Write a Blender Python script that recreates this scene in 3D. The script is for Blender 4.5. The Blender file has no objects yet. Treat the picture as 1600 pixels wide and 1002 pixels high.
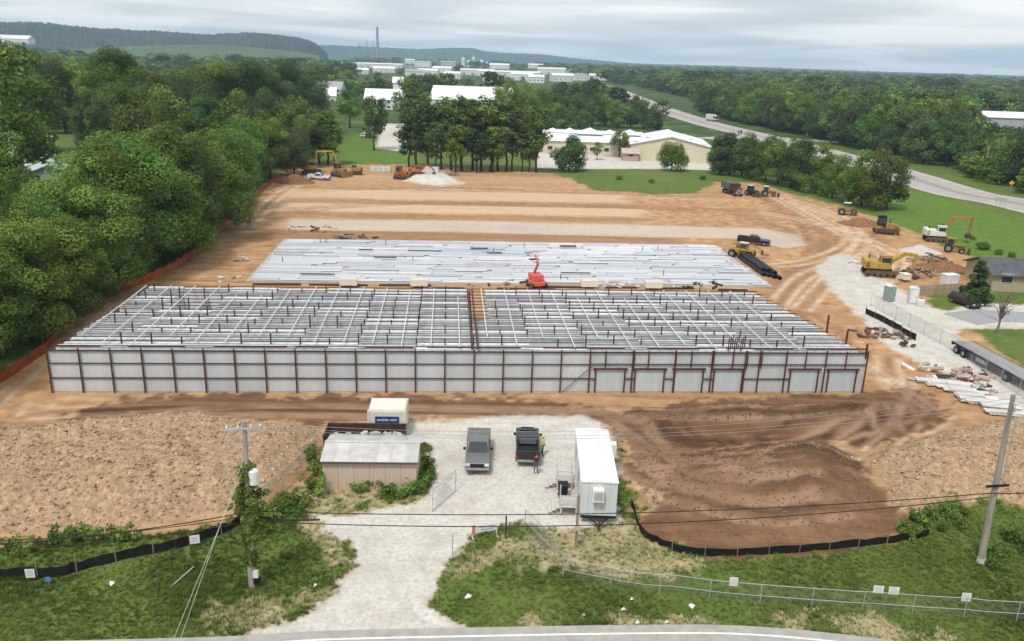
import bpy, math, random
import numpy as np
from mathutils import Matrix, Vector
random.seed(7); RNG = np.random.default_rng(7)
scene = bpy.context.scene
COL = scene.collection
R = math.radians

# ------------------------------------------------------------------ camera
FPX, CAMH, TILT, ROLL = 1300.0, 31.0, R(17.46), R(1.78)
cr, sr, ct, st = math.cos(ROLL), math.sin(ROLL), math.cos(TILT), math.sin(TILT)
cam_data = bpy.data.cameras.new('camera')
cam_data.sensor_width = 36.0
cam_data.lens = FPX / 1600.0 * 36.0
cam_data.clip_start, cam_data.clip_end = 0.5, 60000.0
cam = bpy.data.objects.new('camera', cam_data)
COL.objects.link(cam)
_right, _up, _back = Vector((cr, sr*st, sr*ct)), Vector((-sr, cr*st, cr*ct)), Vector((0, -ct, st))
_m = Matrix((_right, _up, _back)).transposed().to_4x4()
_m.translation = Vector((0, 0, CAMH))
cam.matrix_world = _m
scene.camera = cam

# ------------------------------------------------------------------ sky, sun, exposure
SUN_EL, SUN_AZ = R(58), R(205)      # azimuth clockwise from +Y
world = bpy.data.worlds.new('World'); scene.world = world; world.use_nodes = True
wn = world.node_tree; wn.nodes.clear(); WL = wn.links.new
def wnode(t, **k):
    n = wn.nodes.new(t)
    for a, b in k.items(): setattr(n, a, b)
    return n
sky = wnode('ShaderNodeTexSky', sky_type='NISHITA', sun_disc=False, sun_elevation=SUN_EL, sun_rotation=SUN_AZ,
            air_density=1.2, dust_density=2.0, ozone_density=1.5)
bg1 = wnode('ShaderNodeBackground'); bg1.inputs[1].default_value = 0.11
WL(sky.outputs[0], bg1.inputs[0])
tc = wnode('ShaderNodeTexCoord'); sep = wnode('ShaderNodeSeparateXYZ'); WL(tc.outputs['Generated'], sep.inputs[0])
zc = wnode('ShaderNodeMath', operation='MAXIMUM'); WL(sep.outputs[2], zc.inputs[0]); zc.inputs[1].default_value = 0.0
za = wnode('ShaderNodeMath', operation='ADD'); WL(zc.outputs[0], za.inputs[0]); za.inputs[1].default_value = 0.06
dx = wnode('ShaderNodeMath', operation='DIVIDE'); WL(sep.outputs[0], dx.inputs[0]); WL(za.outputs[0], dx.inputs[1])
dy = wnode('ShaderNodeMath', operation='DIVIDE'); WL(sep.outputs[1], dy.inputs[0]); WL(za.outputs[0], dy.inputs[1])
cmb = wnode('ShaderNodeCombineXYZ'); WL(dx.outputs[0], cmb.inputs[0]); WL(dy.outputs[0], cmb.inputs[1])
cn = wnode('ShaderNodeTexNoise'); cn.inputs['Scale'].default_value = 0.33; cn.inputs['Detail'].default_value = 5; cn.inputs['Roughness'].default_value = 0.48
cn.inputs['Distortion'].default_value = 0.4
WL(cmb.outputs[0], cn.inputs['Vector'])
ramp = wnode('ShaderNodeValToRGB'); WL(cn.outputs[0], ramp.inputs[0])
e = ramp.color_ramp.elements
e[0].position = 0.40; e[0].color = (0.34, 0.38, 0.405, 1)
e[1].position = 0.60; e[1].color = (0.58, 0.58, 0.575, 1)
m_ = ramp.color_ramp.elements.new(0.5); m_.color = (0.43, 0.45, 0.46, 1)
bg2 = wnode('ShaderNodeBackground'); bg2.inputs[1].default_value = 1.0
WL(ramp.outputs[0], bg2.inputs[0])
mixw = wnode('ShaderNodeMixShader'); mixw.inputs[0].default_value = 0.92
WL(bg1.outputs[0], mixw.inputs[1]); WL(bg2.outputs[0], mixw.inputs[2])
wo = wnode('ShaderNodeOutputWorld'); WL(mixw.outputs[0], wo.inputs[0])

sun_data = bpy.data.lights.new('sun', 'SUN'); sun_data.energy = 1.5; sun_data.angle = R(10); sun_data.color = (1, 0.95, 0.88)
sun = bpy.data.objects.new('sun', sun_data); COL.objects.link(sun)
_sd = Vector((math.sin(SUN_AZ)*math.cos(SUN_EL), math.cos(SUN_AZ)*math.cos(SUN_EL), math.sin(SUN_EL)))
sun.rotation_euler = _sd.to_track_quat('Z', 'Y').to_euler(); sun.location = (0, 0, 120)
vs = scene.view_settings
vs.view_transform = 'Standard'; vs.look = 'None'; vs.gamma = 1.0; vs.exposure = 0.92; vs.use_curve_mapping = False
scene.cycles.use_denoising = True
scene.cycles.max_bounces = 6; scene.cycles.diffuse_bounces = 3; scene.cycles.volume_bounces = 1
scene.cycles.transparent_max_bounces = 8

# ------------------------------------------------------------------ pixel of the photograph -> point on a level plane
def ray(px, py):
    a, b = px-800.0, 501.0-py
    u, v = a*cr-b*sr, a*sr+b*cr
    return u, FPX*ct+v*st, v*ct-FPX*st
def P(px, py, z=0.0):
    d = ray(px, py); t = (z-CAMH)/d[2]
    return Vector((d[0]*t, d[1]*t, z))
def at_dist(px, py, dist):           # the point on the ray of a pixel that is dist metres away along the ground
    d = ray(px, py); t = dist/math.hypot(d[0], d[1])
    return Vector((d[0]*t, d[1]*t, CAMH+d[2]*t))
# site frame: s runs along the front of the frame building, t runs back from it
YAW = R(4.65); SO = Vector((-42.7, 71.7, 0)); CS, SS = math.cos(YAW), math.sin(YAW)
def S(s, t, z=0.0): return Vector((SO.x+s*CS-t*SS, SO.y+s*SS+t*CS, z))
def inv_S(p): 
    x, y = p.x-SO.x, p.y-SO.y
    return x*CS+y*SS, -x*SS+y*CS

# ------------------------------------------------------------------ noise
def _hash(ix, iy, seed):
    h = (ix.astype(np.int64)*374761393 + iy.astype(np.int64)*668265263 + seed*1442695041) & 0xFFFFFFFF
    h = ((h ^ (h >> 13))*1274126177) & 0xFFFFFFFF
    return ((h ^ (h >> 16)) & 0xFFFF)/65535.0
def vnoise(x, y, seed=0):
    ix, iy = np.floor(x), np.floor(y); fx, fy = x-ix, y-iy
    fx = fx*fx*(3-2*fx); fy = fy*fy*(3-2*fy)
    a, b = _hash(ix, iy, seed), _hash(ix+1, iy, seed); c, d = _hash(ix, iy+1, seed), _hash(ix+1, iy+1, seed)
    return (a*(1-fx)+b*fx)*(1-fy)+(c*(1-fx)+d*fx)*fy
def fbm(x, y, seed=0, oct=4):
    r, a, n = 0, 1.0, 0
    for k in range(oct):
        r = r + a*(vnoise(x*2**k, y*2**k, seed+k)-0.5); n += a; a *= 0.5
    return r/n*2
def sstep(a, b, x):
    t = np.clip((x-a)/(b-a), 0, 1); return t*t*(3-2*t)

# ------------------------------------------------------------------ materials
MATS = {}
def mat(name, col, rough=0.8, metal=0.0, var=0.12, scale=2.0, bump=0.0, spec=0.3, col2=None, stretch=None, dirt=0.0):
    if name in MATS: return MATS[name]
    m = bpy.data.materials.new(name); m.use_nodes = True
    nt = m.node_tree; L = nt.links.new; bs = nt.nodes['Principled BSDF']
    bs.inputs['Roughness'].default_value = rough; bs.inputs['Metallic'].default_value = metal
    bs.inputs['Specular IOR Level'].default_value = spec
    t = nt.nodes.new('ShaderNodeTexCoord'); src = t.outputs['Object']
    if stretch:
        mp = nt.nodes.new('ShaderNodeMapping'); mp.inputs['Scale'].default_value = stretch
        L(src, mp.inputs[0]); src = mp.outputs[0]
    n = nt.nodes.new('ShaderNodeTexNoise'); n.inputs['Scale'].default_value = scale; n.inputs['Detail'].default_value = 6
    n.inputs['Roughness'].default_value = 0.65
    L(src, n.inputs['Vector'])
    c2 = col2 or tuple(c*(1-2*var) for c in col)
    r = nt.nodes.new('ShaderNodeValToRGB'); r.color_ramp.elements[0].position = 0.3; r.color_ramp.elements[1].position = 0.62
    r.color_ramp.elements[0].color = (*c2, 1); r.color_ramp.elements[1].color = (*col, 1)
    L(n.outputs[0], r.inputs[0]); out = r.outputs[0]
    oi = nt.nodes.new('ShaderNodeObjectInfo')
    hv = nt.nodes.new('ShaderNodeHueSaturation'); mr = nt.nodes.new('ShaderNodeMapRange')
    mr.inputs[3].default_value = 1-var*0.8; mr.inputs[4].default_value = 1+var*0.5
    L(oi.outputs['Random'], mr.inputs[0]); L(mr.outputs[0], hv.inputs['Value']); L(out, hv.inputs['Color'])
    L(hv.outputs[0], bs.inputs['Base Color'])
    if bump:
        b = nt.nodes.new('ShaderNodeBump'); b.inputs['Strength'].default_value = bump; b.inputs['Distance'].default_value = 0.05
        L(n.outputs[0], b.inputs['Height']); L(b.outputs[0], bs.inputs['Normal'])
    MATS[name] = m
    return m

# ------------------------------------------------------------------ mesh helpers
class MB:
    """collects shapes of one mesh; faces carry a material slot"""
    def __init__(s): s.v, s.f, s.mi, s.smooth = [], [], [], False
    def add(s, vs, fs, mi=0):
        o = len(s.v); s.v += [tuple(p) for p in vs]; s.f += [tuple(i+o for i in f) for f in fs]; s.mi += [mi]*len(fs); return s
    def box(s, c, d, rz=0, rx=0, ry=0, mi=0, taper=1.0, tapy=None):
        hx, hy, hz = d[0]/2, d[1]/2, d[2]/2; ty = taper if tapy is None else tapy
        q = [(-hx, -hy, -hz), (hx, -hy, -hz), (hx, hy, -hz), (-hx, hy, -hz), (-hx*taper, -hy*ty, hz), (hx*taper, -hy*ty, hz), (hx*taper, hy*ty, hz), (-hx*taper, hy*ty, hz)]
        M = Matrix.Rotation(rz, 3, 'Z') @ Matrix.Rotation(rx, 3, 'X') @ Matrix.Rotation(ry, 3, 'Y')
        return s.add([M @ Vector(p)+Vector(c) for p in q], [(0, 3, 2, 1), (4, 5, 6, 7), (0, 1, 5, 4), (1, 2, 6, 5), (2, 3, 7, 6), (3, 0, 4, 7)], mi)
    def tube(s, p0, p1, r0, r1=None, n=8, mi=0, cap=True):
        r1 = r0 if r1 is None else r1; p0, p1 = Vector(p0), Vector(p1)
        d = (p1-p0).normalized(); a = d.orthogonal().normalized(); b = d.cross(a)
        vs = []
        for p, r in ((p0, r0), (p1, r1)):
            for k in range(n):
                w = 2*math.pi*k/n; vs.append(p+(a*math.cos(w)+b*math.sin(w))*r)
        fs = [(k, (k+1) % n, n+(k+1) % n, n+k) for k in range(n)]
        if cap: fs += [tuple(range(n-1, -1, -1)), tuple(range(n, 2*n))]
        return s.add(vs, fs, mi)
    def path(s, pts, radii, n=6, mi=0):
        pts = [Vector(p) for p in pts]; vs = []
        if not hasattr(radii, '__len__'): radii = [radii]*len(pts)
        a = None
        for i, p in enumerate(pts):
            d = (pts[min(i+1, len(pts)-1)]-pts[max(i-1, 0)]).normalized()
            a = d.orthogonal().normalized() if a is None else (a-d*a.dot(d)).normalized()
            b = d.cross(a)
            for k in range(n):
                w = 2*math.pi*k/n; vs.append(p+(a*math.cos(w)+b*math.sin(w))*radii[i])
        fs = []
        for i in range(len(pts)-1):
            for k in range(n): fs.append((i*n+k, i*n+(k+1) % n, (i+1)*n+(k+1) % n, (i+1)*n+k))
        fs += [tuple(range(n-1, -1, -1)), tuple((len(pts)-1)*n+k for k in range(n))]
        return s.add(vs, fs, mi)
    def prism(s, prof, axis, a, b, mi=0):
        """closed 2-D profile swept along an axis from a to b; profile plane: x->(y,z), y->(x,z), z->(x,y)"""
        def pt(u, v, w): return {'x': (w, u, v), 'y': (u, w, v), 'z': (u, v, w)}[axis]
        n = len(prof); vs = [pt(u, v, a) for u, v in prof]+[pt(u, v, b) for u, v in prof]
        fs = [(k, (k+1) % n, n+(k+1) % n, n+k) for k in range(n)]+[tuple(range(n-1, -1, -1)), tuple(range(n, 2*n))]
        return s.add(vs, fs, mi)
    def lathe(s, prof, c=(0, 0, 0), n=12, mi=0):
        vs = []; c = Vector(c)
        for r, z in prof:
            for k in range(n):
                w = 2*math.pi*k/n; vs.append(c+Vector((r*math.cos(w), r*math.sin(w), z)))
        fs = []
        for i in range(len(prof)-1):
            for k in range(n): fs.append((i*n+k, i*n+(k+1) % n, (i+1)*n+(k+1) % n, (i+1)*n+k))
        fs += [tuple(range(n-1, -1, -1)), tuple((len(prof)-1)*n+k for k in range(n))]
        return s.add(vs, fs, mi)
    def mesh(s, name, mats):
        me = bpy.data.meshes.new(name); me.from_pydata(s.v, [], s.f)
        for m in (mats if isinstance(mats, (list, tuple)) else [mats]): me.materials.append(m)
        me.polygons.foreach_set('material_index', s.mi)
        if s.smooth: me.polygons.foreach_set('use_smooth', [True]*len(s.f))
        me.update()
        import bmesh
        if len(s.f) < 20000:
            bm = bmesh.new(); bm.from_mesh(me); bmesh.ops.recalc_face_normals(bm, faces=bm.faces); bm.to_mesh(me); bm.free()
        return me
    def build(s, name, mats, parent=None, loc=(0, 0, 0), rz=0):
        return link(name, s.mesh(name, mats), parent, loc, rz)
def link(name, me, parent=None, loc=(0, 0, 0), rz=0):
    o = bpy.data.objects.new(name, me); COL.objects.link(o); o.parent = parent
    o.location = loc; o.rotation_euler = (0, 0, rz)
    return o
def tag(o, label=None, cat=None, group=None, kind=None):
    if label: o['label'] = label
    if cat: o['category'] = cat
    if group: o['group'] = group
    if kind: o['kind'] = kind
    return o
def thing(name, label, cat, loc=(0, 0, 0), rz=0, group=None):
    o = link(name, None, None, loc, rz); o.empty_display_size = 0.2
    return tag(o, label, cat, group)
def copy_tree(o, parent=None):
    c = o.copy(); COL.objects.link(c); c.parent = parent
    for ch in list(o.children): copy_tree(ch, c)
    return c
def bevel(o, w=0.03, seg=2):
    m = o.modifiers.new('bevel', 'BEVEL'); m.width = w; m.segments = seg; m.limit_method = 'ANGLE'; return o
# ================================================================== GROUND
def poly(pts): return np.array([P(x, y)[:2] for x, y in pts])
def sdf(pg, X, Y):
    """signed distance, positive inside; far points keep -999"""
    out = np.full(X.shape, -999.0)
    x0, y0 = pg.min(0)-25; x1, y1 = pg.max(0)+25
    k = (X > x0) & (X < x1) & (Y > y0) & (Y < y1)
    x, y = X[k], Y[k]; d = np.full(x.shape, 1e9); ins = np.zeros(x.shape, bool)
    for i in range(len(pg)):
        a, b = pg[i], pg[(i+1) % len(pg)]; e = b-a
        t = np.clip(((x-a[0])*e[0]+(y-a[1])*e[1])/max(e@e, 1e-9), 0, 1)
        d = np.minimum(d, (x-a[0]-t*e[0])**2+(y-a[1]-t*e[1])**2)
        c = ((a[1] > y) != (b[1] > y))
        if abs(e[1]) > 1e-12: ins ^= c & (x < e[0]*(y-a[1])/e[1]+a[0])
    out[k] = np.sqrt(d)*np.where(ins, 1, -1)
    return out
def pdist(pts, X, Y, R0=3.0):
    """distance to a polyline"""
    pts = np.array([tuple(p)[:2] for p in pts]); d = np.full(X.shape, 1e9)
    x0, y0 = pts.min(0)-R0; x1, y1 = pts.max(0)+R0
    k = (X > x0) & (X < x1) & (Y > y0) & (Y < y1); x, y = X[k], Y[k]; dd = np.full(x.shape, 1e9)
    for i in range(len(pts)-1):
        a, b = pts[i], pts[i+1]; e = b-a
        t = np.clip(((x-a[0])*e[0]+(y-a[1])*e[1])/max(e@e, 1e-9), 0, 1)
        dd = np.minimum(dd, (x-a[0]-t*e[0])**2+(y-a[1]-t*e[1])**2)
    d[k] = np.sqrt(dd); return d
def smooth_line(pts, n=8):
    """Catmull-Rom through points"""
    pts = [Vector(p) for p in pts]; out = []
    for i in range(len(pts)-1):
        p0, p1, p2, p3 = pts[max(i-1, 0)], pts[i], pts[i+1], pts[min(i+2, len(pts)-1)]
        for k in range(n):
            t = k/n
            out.append(0.5*((2*p1)+(p2-p0)*t+(2*p0-5*p1+4*p2-p3)*t*t+(3*p1-p0-3*p2+p3)*t**3))
    return out+[pts[-1]]
def offset_line(pts, off):
    out = []
    for i, p in enumerate(pts):
        d = (pts[min(i+1, len(pts)-1)]-pts[max(i-1, 0)]); n = Vector((-d.y, d.x, 0)).normalized(); out.append(p+n*off)
    return out

DIRT = poly([(-80, 655), (-20, 600), (20, 575), (75, 545), (110, 505), (150, 470), (235, 440), (300, 398), (330, 368), (385, 312), (425, 280), (450, 262),
             (520, 257), (640, 257), (760, 266), (850, 269), (890, 279), (930, 297), (1020, 304), (1090, 301), (1120, 285), (1180, 285), (1250, 306),
             (1330, 327), (1440, 367), (1530, 408), (1510, 445), (1440, 462), (1490, 500), (1660, 610), (1680, 700), (1660, 800), (1500, 790), (1440, 800), (1400, 830),
             (1385, 850), (1200, 864), (1080, 862), (1010, 838), (985, 795), (968, 750), (960, 690), (945, 690), (905, 672), (640, 672), (505, 705), (490, 745), (440, 770),
             (370, 812), (300, 822), (220, 838), (100, 846), (-100, 870)])
LOT = poly([(505, 672), (632, 664), (760, 652), (905, 648), (945, 660), (968, 760), (965, 815), (880, 826), (800, 818), (760, 835), (720, 860), (690, 895), (680, 940),
            (710, 965), (790, 987), (760, 1025), (360, 1025), (400, 990), (490, 950), (530, 920), (552, 880), (540, 850), (500, 830), (490, 805), (560, 800), (650, 792),
            (678, 765), (676, 700), (655, 690), (505, 690)])
ACCESS = poly([(1290, 400), (1325, 398), (1400, 452), (1440, 474), (1480, 486), (1530, 474), (1640, 478), (1640, 514), (1490, 514), (1498, 530), (1600, 592), (1700, 650),
               (1700, 720), (1600, 640), (1520, 600), (1450, 575), (1380, 540), (1345, 500), (1300, 455), (1280, 425)])
STRIP = poly([(452, 343), (700, 346), (1190, 357), (1250, 368), (1262, 384), (1225, 388), (1150, 373), (700, 362), (450, 359)])
GPILE = poly([(628, 284), (660, 266), (690, 268), (725, 288), (690, 292)])
DARK = poly([(100, 655), (160, 632), (300, 622), (700, 618), (960, 636), (1100, 628), (1340, 622), (1420, 600), (1500, 640), (1510, 665), (1420, 688), (1340, 703), (1372, 740), (1392, 790), (1392, 848),
             (1200, 862), (1080, 860), (1010, 836), (975, 740), (960, 680), (900, 655), (640, 655), (500, 664), (300, 652), (150, 672)])
STRAW = poly([(685, 880), (760, 845), (840, 828), (985, 822), (1060, 880), (1000, 898), (860, 886), (790, 898), (700, 912)])
STRAW2 = poly([(740, 962), (830, 948), (980, 962), (1200, 978), (1420, 985), (1500, 1010), (740, 985)])
STRAW3 = poly([(350, 960), (470, 925), (540, 925), (500, 960), (420, 990), (340, 1010)])
PATCHY = poly([(440, 800), (470, 770), (500, 765), (660, 770), (640, 800), (540, 830), (560, 870), (520, 880), (470, 840)])
LAWN = poly([(1395, 290), (1500, 318), (1680, 370), (1680, 440), (1540, 412), (1440, 372), (1360, 340)])
FIELD = poly([(540, 205), (640, 205), (640, 262), (530, 262)])
PARK1 = poly([(597, 194), (645, 194), (634, 238), (588, 232)])
PARK2 = poly([(836, 238), (910, 240), (1000, 250), (1130, 254), (1130, 266), (1000, 264), (880, 264), (840, 262)])
LPILE = poly([(-120, 690), (20, 672), (130, 668), (250, 656), (330, 655), (440, 662), (505, 668), (512, 700), (470, 740), (430, 770), (370, 806), (300, 815), (220, 832), (100, 838), (-120, 860)])
RPILE = poly([(1335, 712), (1420, 690), (1500, 668), (1560, 660), (1680, 690), (1700, 800), (1560, 795), (1450, 800), (1400, 830), (1388, 800), (1370, 750)])
DPILE = poly([(985, 700), (1150, 680), (1300, 690), (1345, 712), (1385, 770), (1392, 840), (1200, 858), (1080, 858), (1012, 832), (990, 780)])
MOUND2 = poly([(960, 640), (1100, 632), (1330, 630), (1400, 650), (1330, 680), (1150, 676), (1000, 680)])
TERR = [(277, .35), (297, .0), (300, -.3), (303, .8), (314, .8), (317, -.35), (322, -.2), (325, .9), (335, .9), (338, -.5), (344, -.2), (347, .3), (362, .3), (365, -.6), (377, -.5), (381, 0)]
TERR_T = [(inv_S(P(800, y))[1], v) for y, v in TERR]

TRACKS = []
def trk(pts, passes=1, gauge=1.15, spread=0.8):
    line = smooth_line([P(*p) for p in pts], 8)
    for k in range(passes):
        o = random.uniform(-spread, spread)*(passes > 1)
        TRACKS.append(offset_line(line, o-gauge)); TRACKS.append(offset_line(line, o+gauge))
trk([(1190, 300), (1260, 345), (1290, 385), (1265, 420), (1225, 470), (1260, 500), (1330, 560), (1390, 610)], 3, spread=2.5)
trk([(1215, 305), (1320, 360), (1400, 400), (1380, 440)], 2, spread=2)
trk([(1150, 330), (1230, 360), (1300, 400), (1240, 440), (1215, 460)], 2, spread=2)
trk([(1230, 480), (1290, 420), (1330, 380), (1300, 340), (1230, 320)], 2, spread=2)
trk([(1390, 560), (1400, 620), (1420, 660), (1380, 690)], 3, spread=1.5)
trk([(1395, 590), (1360, 650), (1310, 690)], 2, spread=1.5)
trk([(60, 640), (300, 632), (600, 634), (900, 640), (1150, 650), (1340, 640)], 3, spread=1.2)
trk([(200, 655), (420, 642), (700, 648), (950, 655), (1010, 690), (1060, 740), (1200, 760)], 3, spread=1.5)
trk([(940, 650), (985, 680), (1030, 705), (1150, 712), (1320, 705)], 4, spread=1.8)
trk([(960, 690), (1010, 730), (1120, 760), (1250, 750)], 2, spread=1.5)
trk([(30, 640), (120, 560), (230, 480), (330, 400), (420, 310), (470, 280)], 3, spread=2)
trk([(10, 650), (60, 600), (150, 520), (210, 470)], 2, spread=1.5)
trk([(1200, 330), (1300, 350), (1370, 375), (1340, 410), (1280, 440), (1240, 490)], 3, spread=3)
trk([(1240, 310), (1330, 340), (1350, 380), (1290, 410), (1230, 420)], 2, spread=2.5)
trk([(1190, 480), (1240, 440), (1300, 400), (1290, 350), (1200, 310), (1150, 300)], 2, spread=2.5)
trk([(1215, 500), (1290, 540), (1370, 590), (1440, 640)], 2, spread=2)
trk([(1000, 650), (1080, 700), (1200, 730), (1310, 720), (1370, 690), (1400, 640)], 3, spread=2)
trk([(980, 700), (1060, 770), (1180, 800), (1300, 790)], 3, spread=2)
trk([(1400, 600), (1370, 640), (1390, 680), (1450, 670), (1480, 650)], 3, spread=1.5)
trk([(1000, 740), (1100, 740), (1220, 700), (1330, 665)], 2, spread=1.5)
trk([(430, 300), (400, 340), (330, 400), (260, 440)], 2, spread=1.5)
trk([(860, 985), (700, 960), (640, 880), (690, 800), (760, 740)], 1)
trk([(470, 300), (700, 296), (950, 305), (1150, 312)], 2, spread=2)
trk([(450, 330), (640, 318), (900, 322), (1180, 330)], 2, spread=1.5)

HWPX = [(1900, 395), (1600, 321), (1500, 302), (1400, 271), (1310, 245), (1190, 214), (1100, 192), (1030, 169), (990, 152), (965, 142), (948, 134)]
LANEPX = [(1440, 520), (1470, 510), (1500, 494), (1560, 492), (1700, 502)]
rows = [27.0]
while rows[-1] < 320: rows.append(rows[-1]*1.0047)
while rows[-1] < 8900: rows.append(rows[-1]*1.03)
rows = np.array(rows); UC = np.arange(-0.95, 0.9501, 0.0042)
Y = np.repeat(rows[:, None], len(UC), 1); X = UC[None, :]*(Y+12)
def site_st(X, Y): return (X-SO.x)*CS+(Y-SO.y)*SS, -(X-SO.x)*SS+(Y-SO.y)*CS
def ground_fields(X, Y, full=True):
    s, t = site_st(X, Y)
    n1 = fbm(X/7, Y/7, 3); n2 = fbm(X/1.7, Y/1.7, 11); n3 = np.abs(fbm(X/0.8, Y/0.8, 17, 3))*2-.5
    w = 0.22+Y/420; nf = fbm(X/.55, Y/.55, 61, 3)*np.clip(1.3-Y/160, .25, 1)
    def mk(pg, amp=1.2, ww=1.0): 
        d = sdf(pg, X, Y); return sstep(-w*ww, w*ww, d+amp*(n1*0.8+n2*0.7+nf*.55)), d
    dirt, dd = mk(DIRT, 1.6)
    lot, _ = mk(LOT, 1.0); acc, _ = mk(ACCESS, 1.3); strip, _ = mk(STRIP, 0.5); gp, dgp = mk(GPILE, 1.0)
    dark, _ = mk(DARK, 2.6, 1.3)
    gravel = np.maximum.reduce([lot, acc, strip*.62, gp])
    straw = np.maximum.reduce([mk(STRAW, 2.5, 3)[0]*np.clip(.75+n2, 0, 1), mk(STRAW2, 1.5, 2)[0]*np.clip(.6+n2*1.2, 0, 1), mk(STRAW3, 1.5, 2)[0]*np.clip(.6+n2, 0, 1), mk(PATCHY, 1.5, 1)[0]*sstep(-.15, .15, n2+.05)*1.0])
    lush = np.maximum(mk(LAWN, 2, 3)[0], mk(FIELD, 2, 3)[0])
    park = np.maximum(mk(PARK1, 0)[0], mk(PARK2, 0)[0])
    grass = 1-np.maximum(np.maximum(dirt, gravel), park)
    # heights
    lp, rp, dp, m2 = sdf(LPILE, X, Y), sdf(RPILE, X, Y), sdf(DPILE, X, Y), sdf(MOUND2, X, Y)
    rough = np.zeros_like(X)
    lpi = sstep(-.6, 5.5, lp); rpi = sstep(-.3, 5.0, rp); dpi = sstep(-.3, 6.5, dp); m2i = sstep(0, 2.2, m2)
    pk = P(1335, 722); pk2 = P(1180, 770)
    hump = np.exp(-(((X-pk.x)/7.5)**2+((Y-pk.y)/5.0)**2)); hump2 = np.exp(-(((X-pk2.x)/9.0)**2+((Y-pk2.y)/4.0)**2))
    z = dpi*(2.3*hump+.8*hump2) + lpi*(2.3+.7*n1+.45*n2) + rpi*(2.7+.8*n1+.4*n2) + dpi*(.65+.45*n1+.2*n2) + m2i*(.7+.4*n1+.18*n2)
    clod = np.clip(sstep(-.3, 1.2, lp)+sstep(-.3, 1.2, rp)+.8*sstep(-.3, 1.5, dp)+.8*m2i, 0, 1)
    z += clod*(n3*.22+n2*.15+.10*fbm(X/.3, Y/.3, 29, 2))
    z += sstep(-.2, 3.5, dgp)*1.6*(gp > 0)
    z += grass*(Y < 300)*(n1*.18+n2*.07) + dirt*(1-clod)*(n2*.05)
    tb = np.zeros_like(X)
    ts = np.array([a for a, _ in TERR_T][::-1]); tv = np.array([b for _, b in TERR_T][::-1])
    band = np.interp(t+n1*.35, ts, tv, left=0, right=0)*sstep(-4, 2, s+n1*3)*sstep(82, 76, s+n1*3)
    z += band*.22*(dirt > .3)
    # the level slabs and buildings stand on flattened pads
    pad = sstep(2.5, .6, np.maximum(np.maximum(-s-1, s-80), np.maximum(-t-1.0, t-77)))
    z = z*(1-pad*(t < 30))
    # left ground rises a little into the wood, far land dips
    z += sstep(-60, -140, X)*sstep(60, 140, Y)*2.0*(Y < 1500)
    tr = np.zeros_like(X); tp = np.zeros_like(X)
    if full:
        tp = np.zeros_like(X); berm = np.zeros_like(X); fade = .4+.6*np.clip(n2*2+.6, 0, 1)
        for i_, l in enumerate(TRACKS):
            q = pdist(l, X, Y, 2.5); v_ = np.exp(-(q/(0.26+Y/520))**2)*fade
            if (i_//2) % 5 < 3: tr = np.maximum(tr, v_)
            else: tp = np.maximum(tp, v_)
            berm = np.maximum(berm, np.exp(-((q-.55-Y/500)/(0.22+Y/600))**2)*fade)
        tp *= np.maximum(dirt, gravel)*(1-pad); z += berm*.10*dirt*(1-pad)
        tr *= np.maximum(dirt, gravel)*(1-pad)
        z -= np.maximum(tr, tp)*.13
    if full:
        rdm = np.minimum.reduce([pdist(offset_line(smooth_line([P(*q) for q in HWPX], 4), 0), X, Y, 25), pdist([P(*q) for q in LANEPX], X, Y, 25)]); z *= sstep(9, 16, rdm)
    far = sstep(250, 420, Y+n1*30)
    return z, dict(grass=grass, gravel=np.clip(gravel, 0, 1), dark=dark*dirt, straw=straw, lush=lush, park=park, track=tr, pale=tp, clod=clod, band=band, wander=sstep(79, 83, s+n1*2)*sstep(-12, 0, t)+sstep(1, -4, s+n1*2), wet=np.clip(hump*1.3*dpi+.8*m2i*(n1 > .0), 0, 1), far=far, lp=lpi, rp=rpi)
Z, MK = ground_fields(X, Y)
def hz(x, y):
    z, _ = ground_fields(np.array([float(x)]), np.array([float(y)]), False); return float(z[0])
def G(px, py):                      # pixel -> the point of the ground under it
    p = P(px, py)
    for k in range(4): p = P(px, py, hz(p.x, p.y))
    return p

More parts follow.
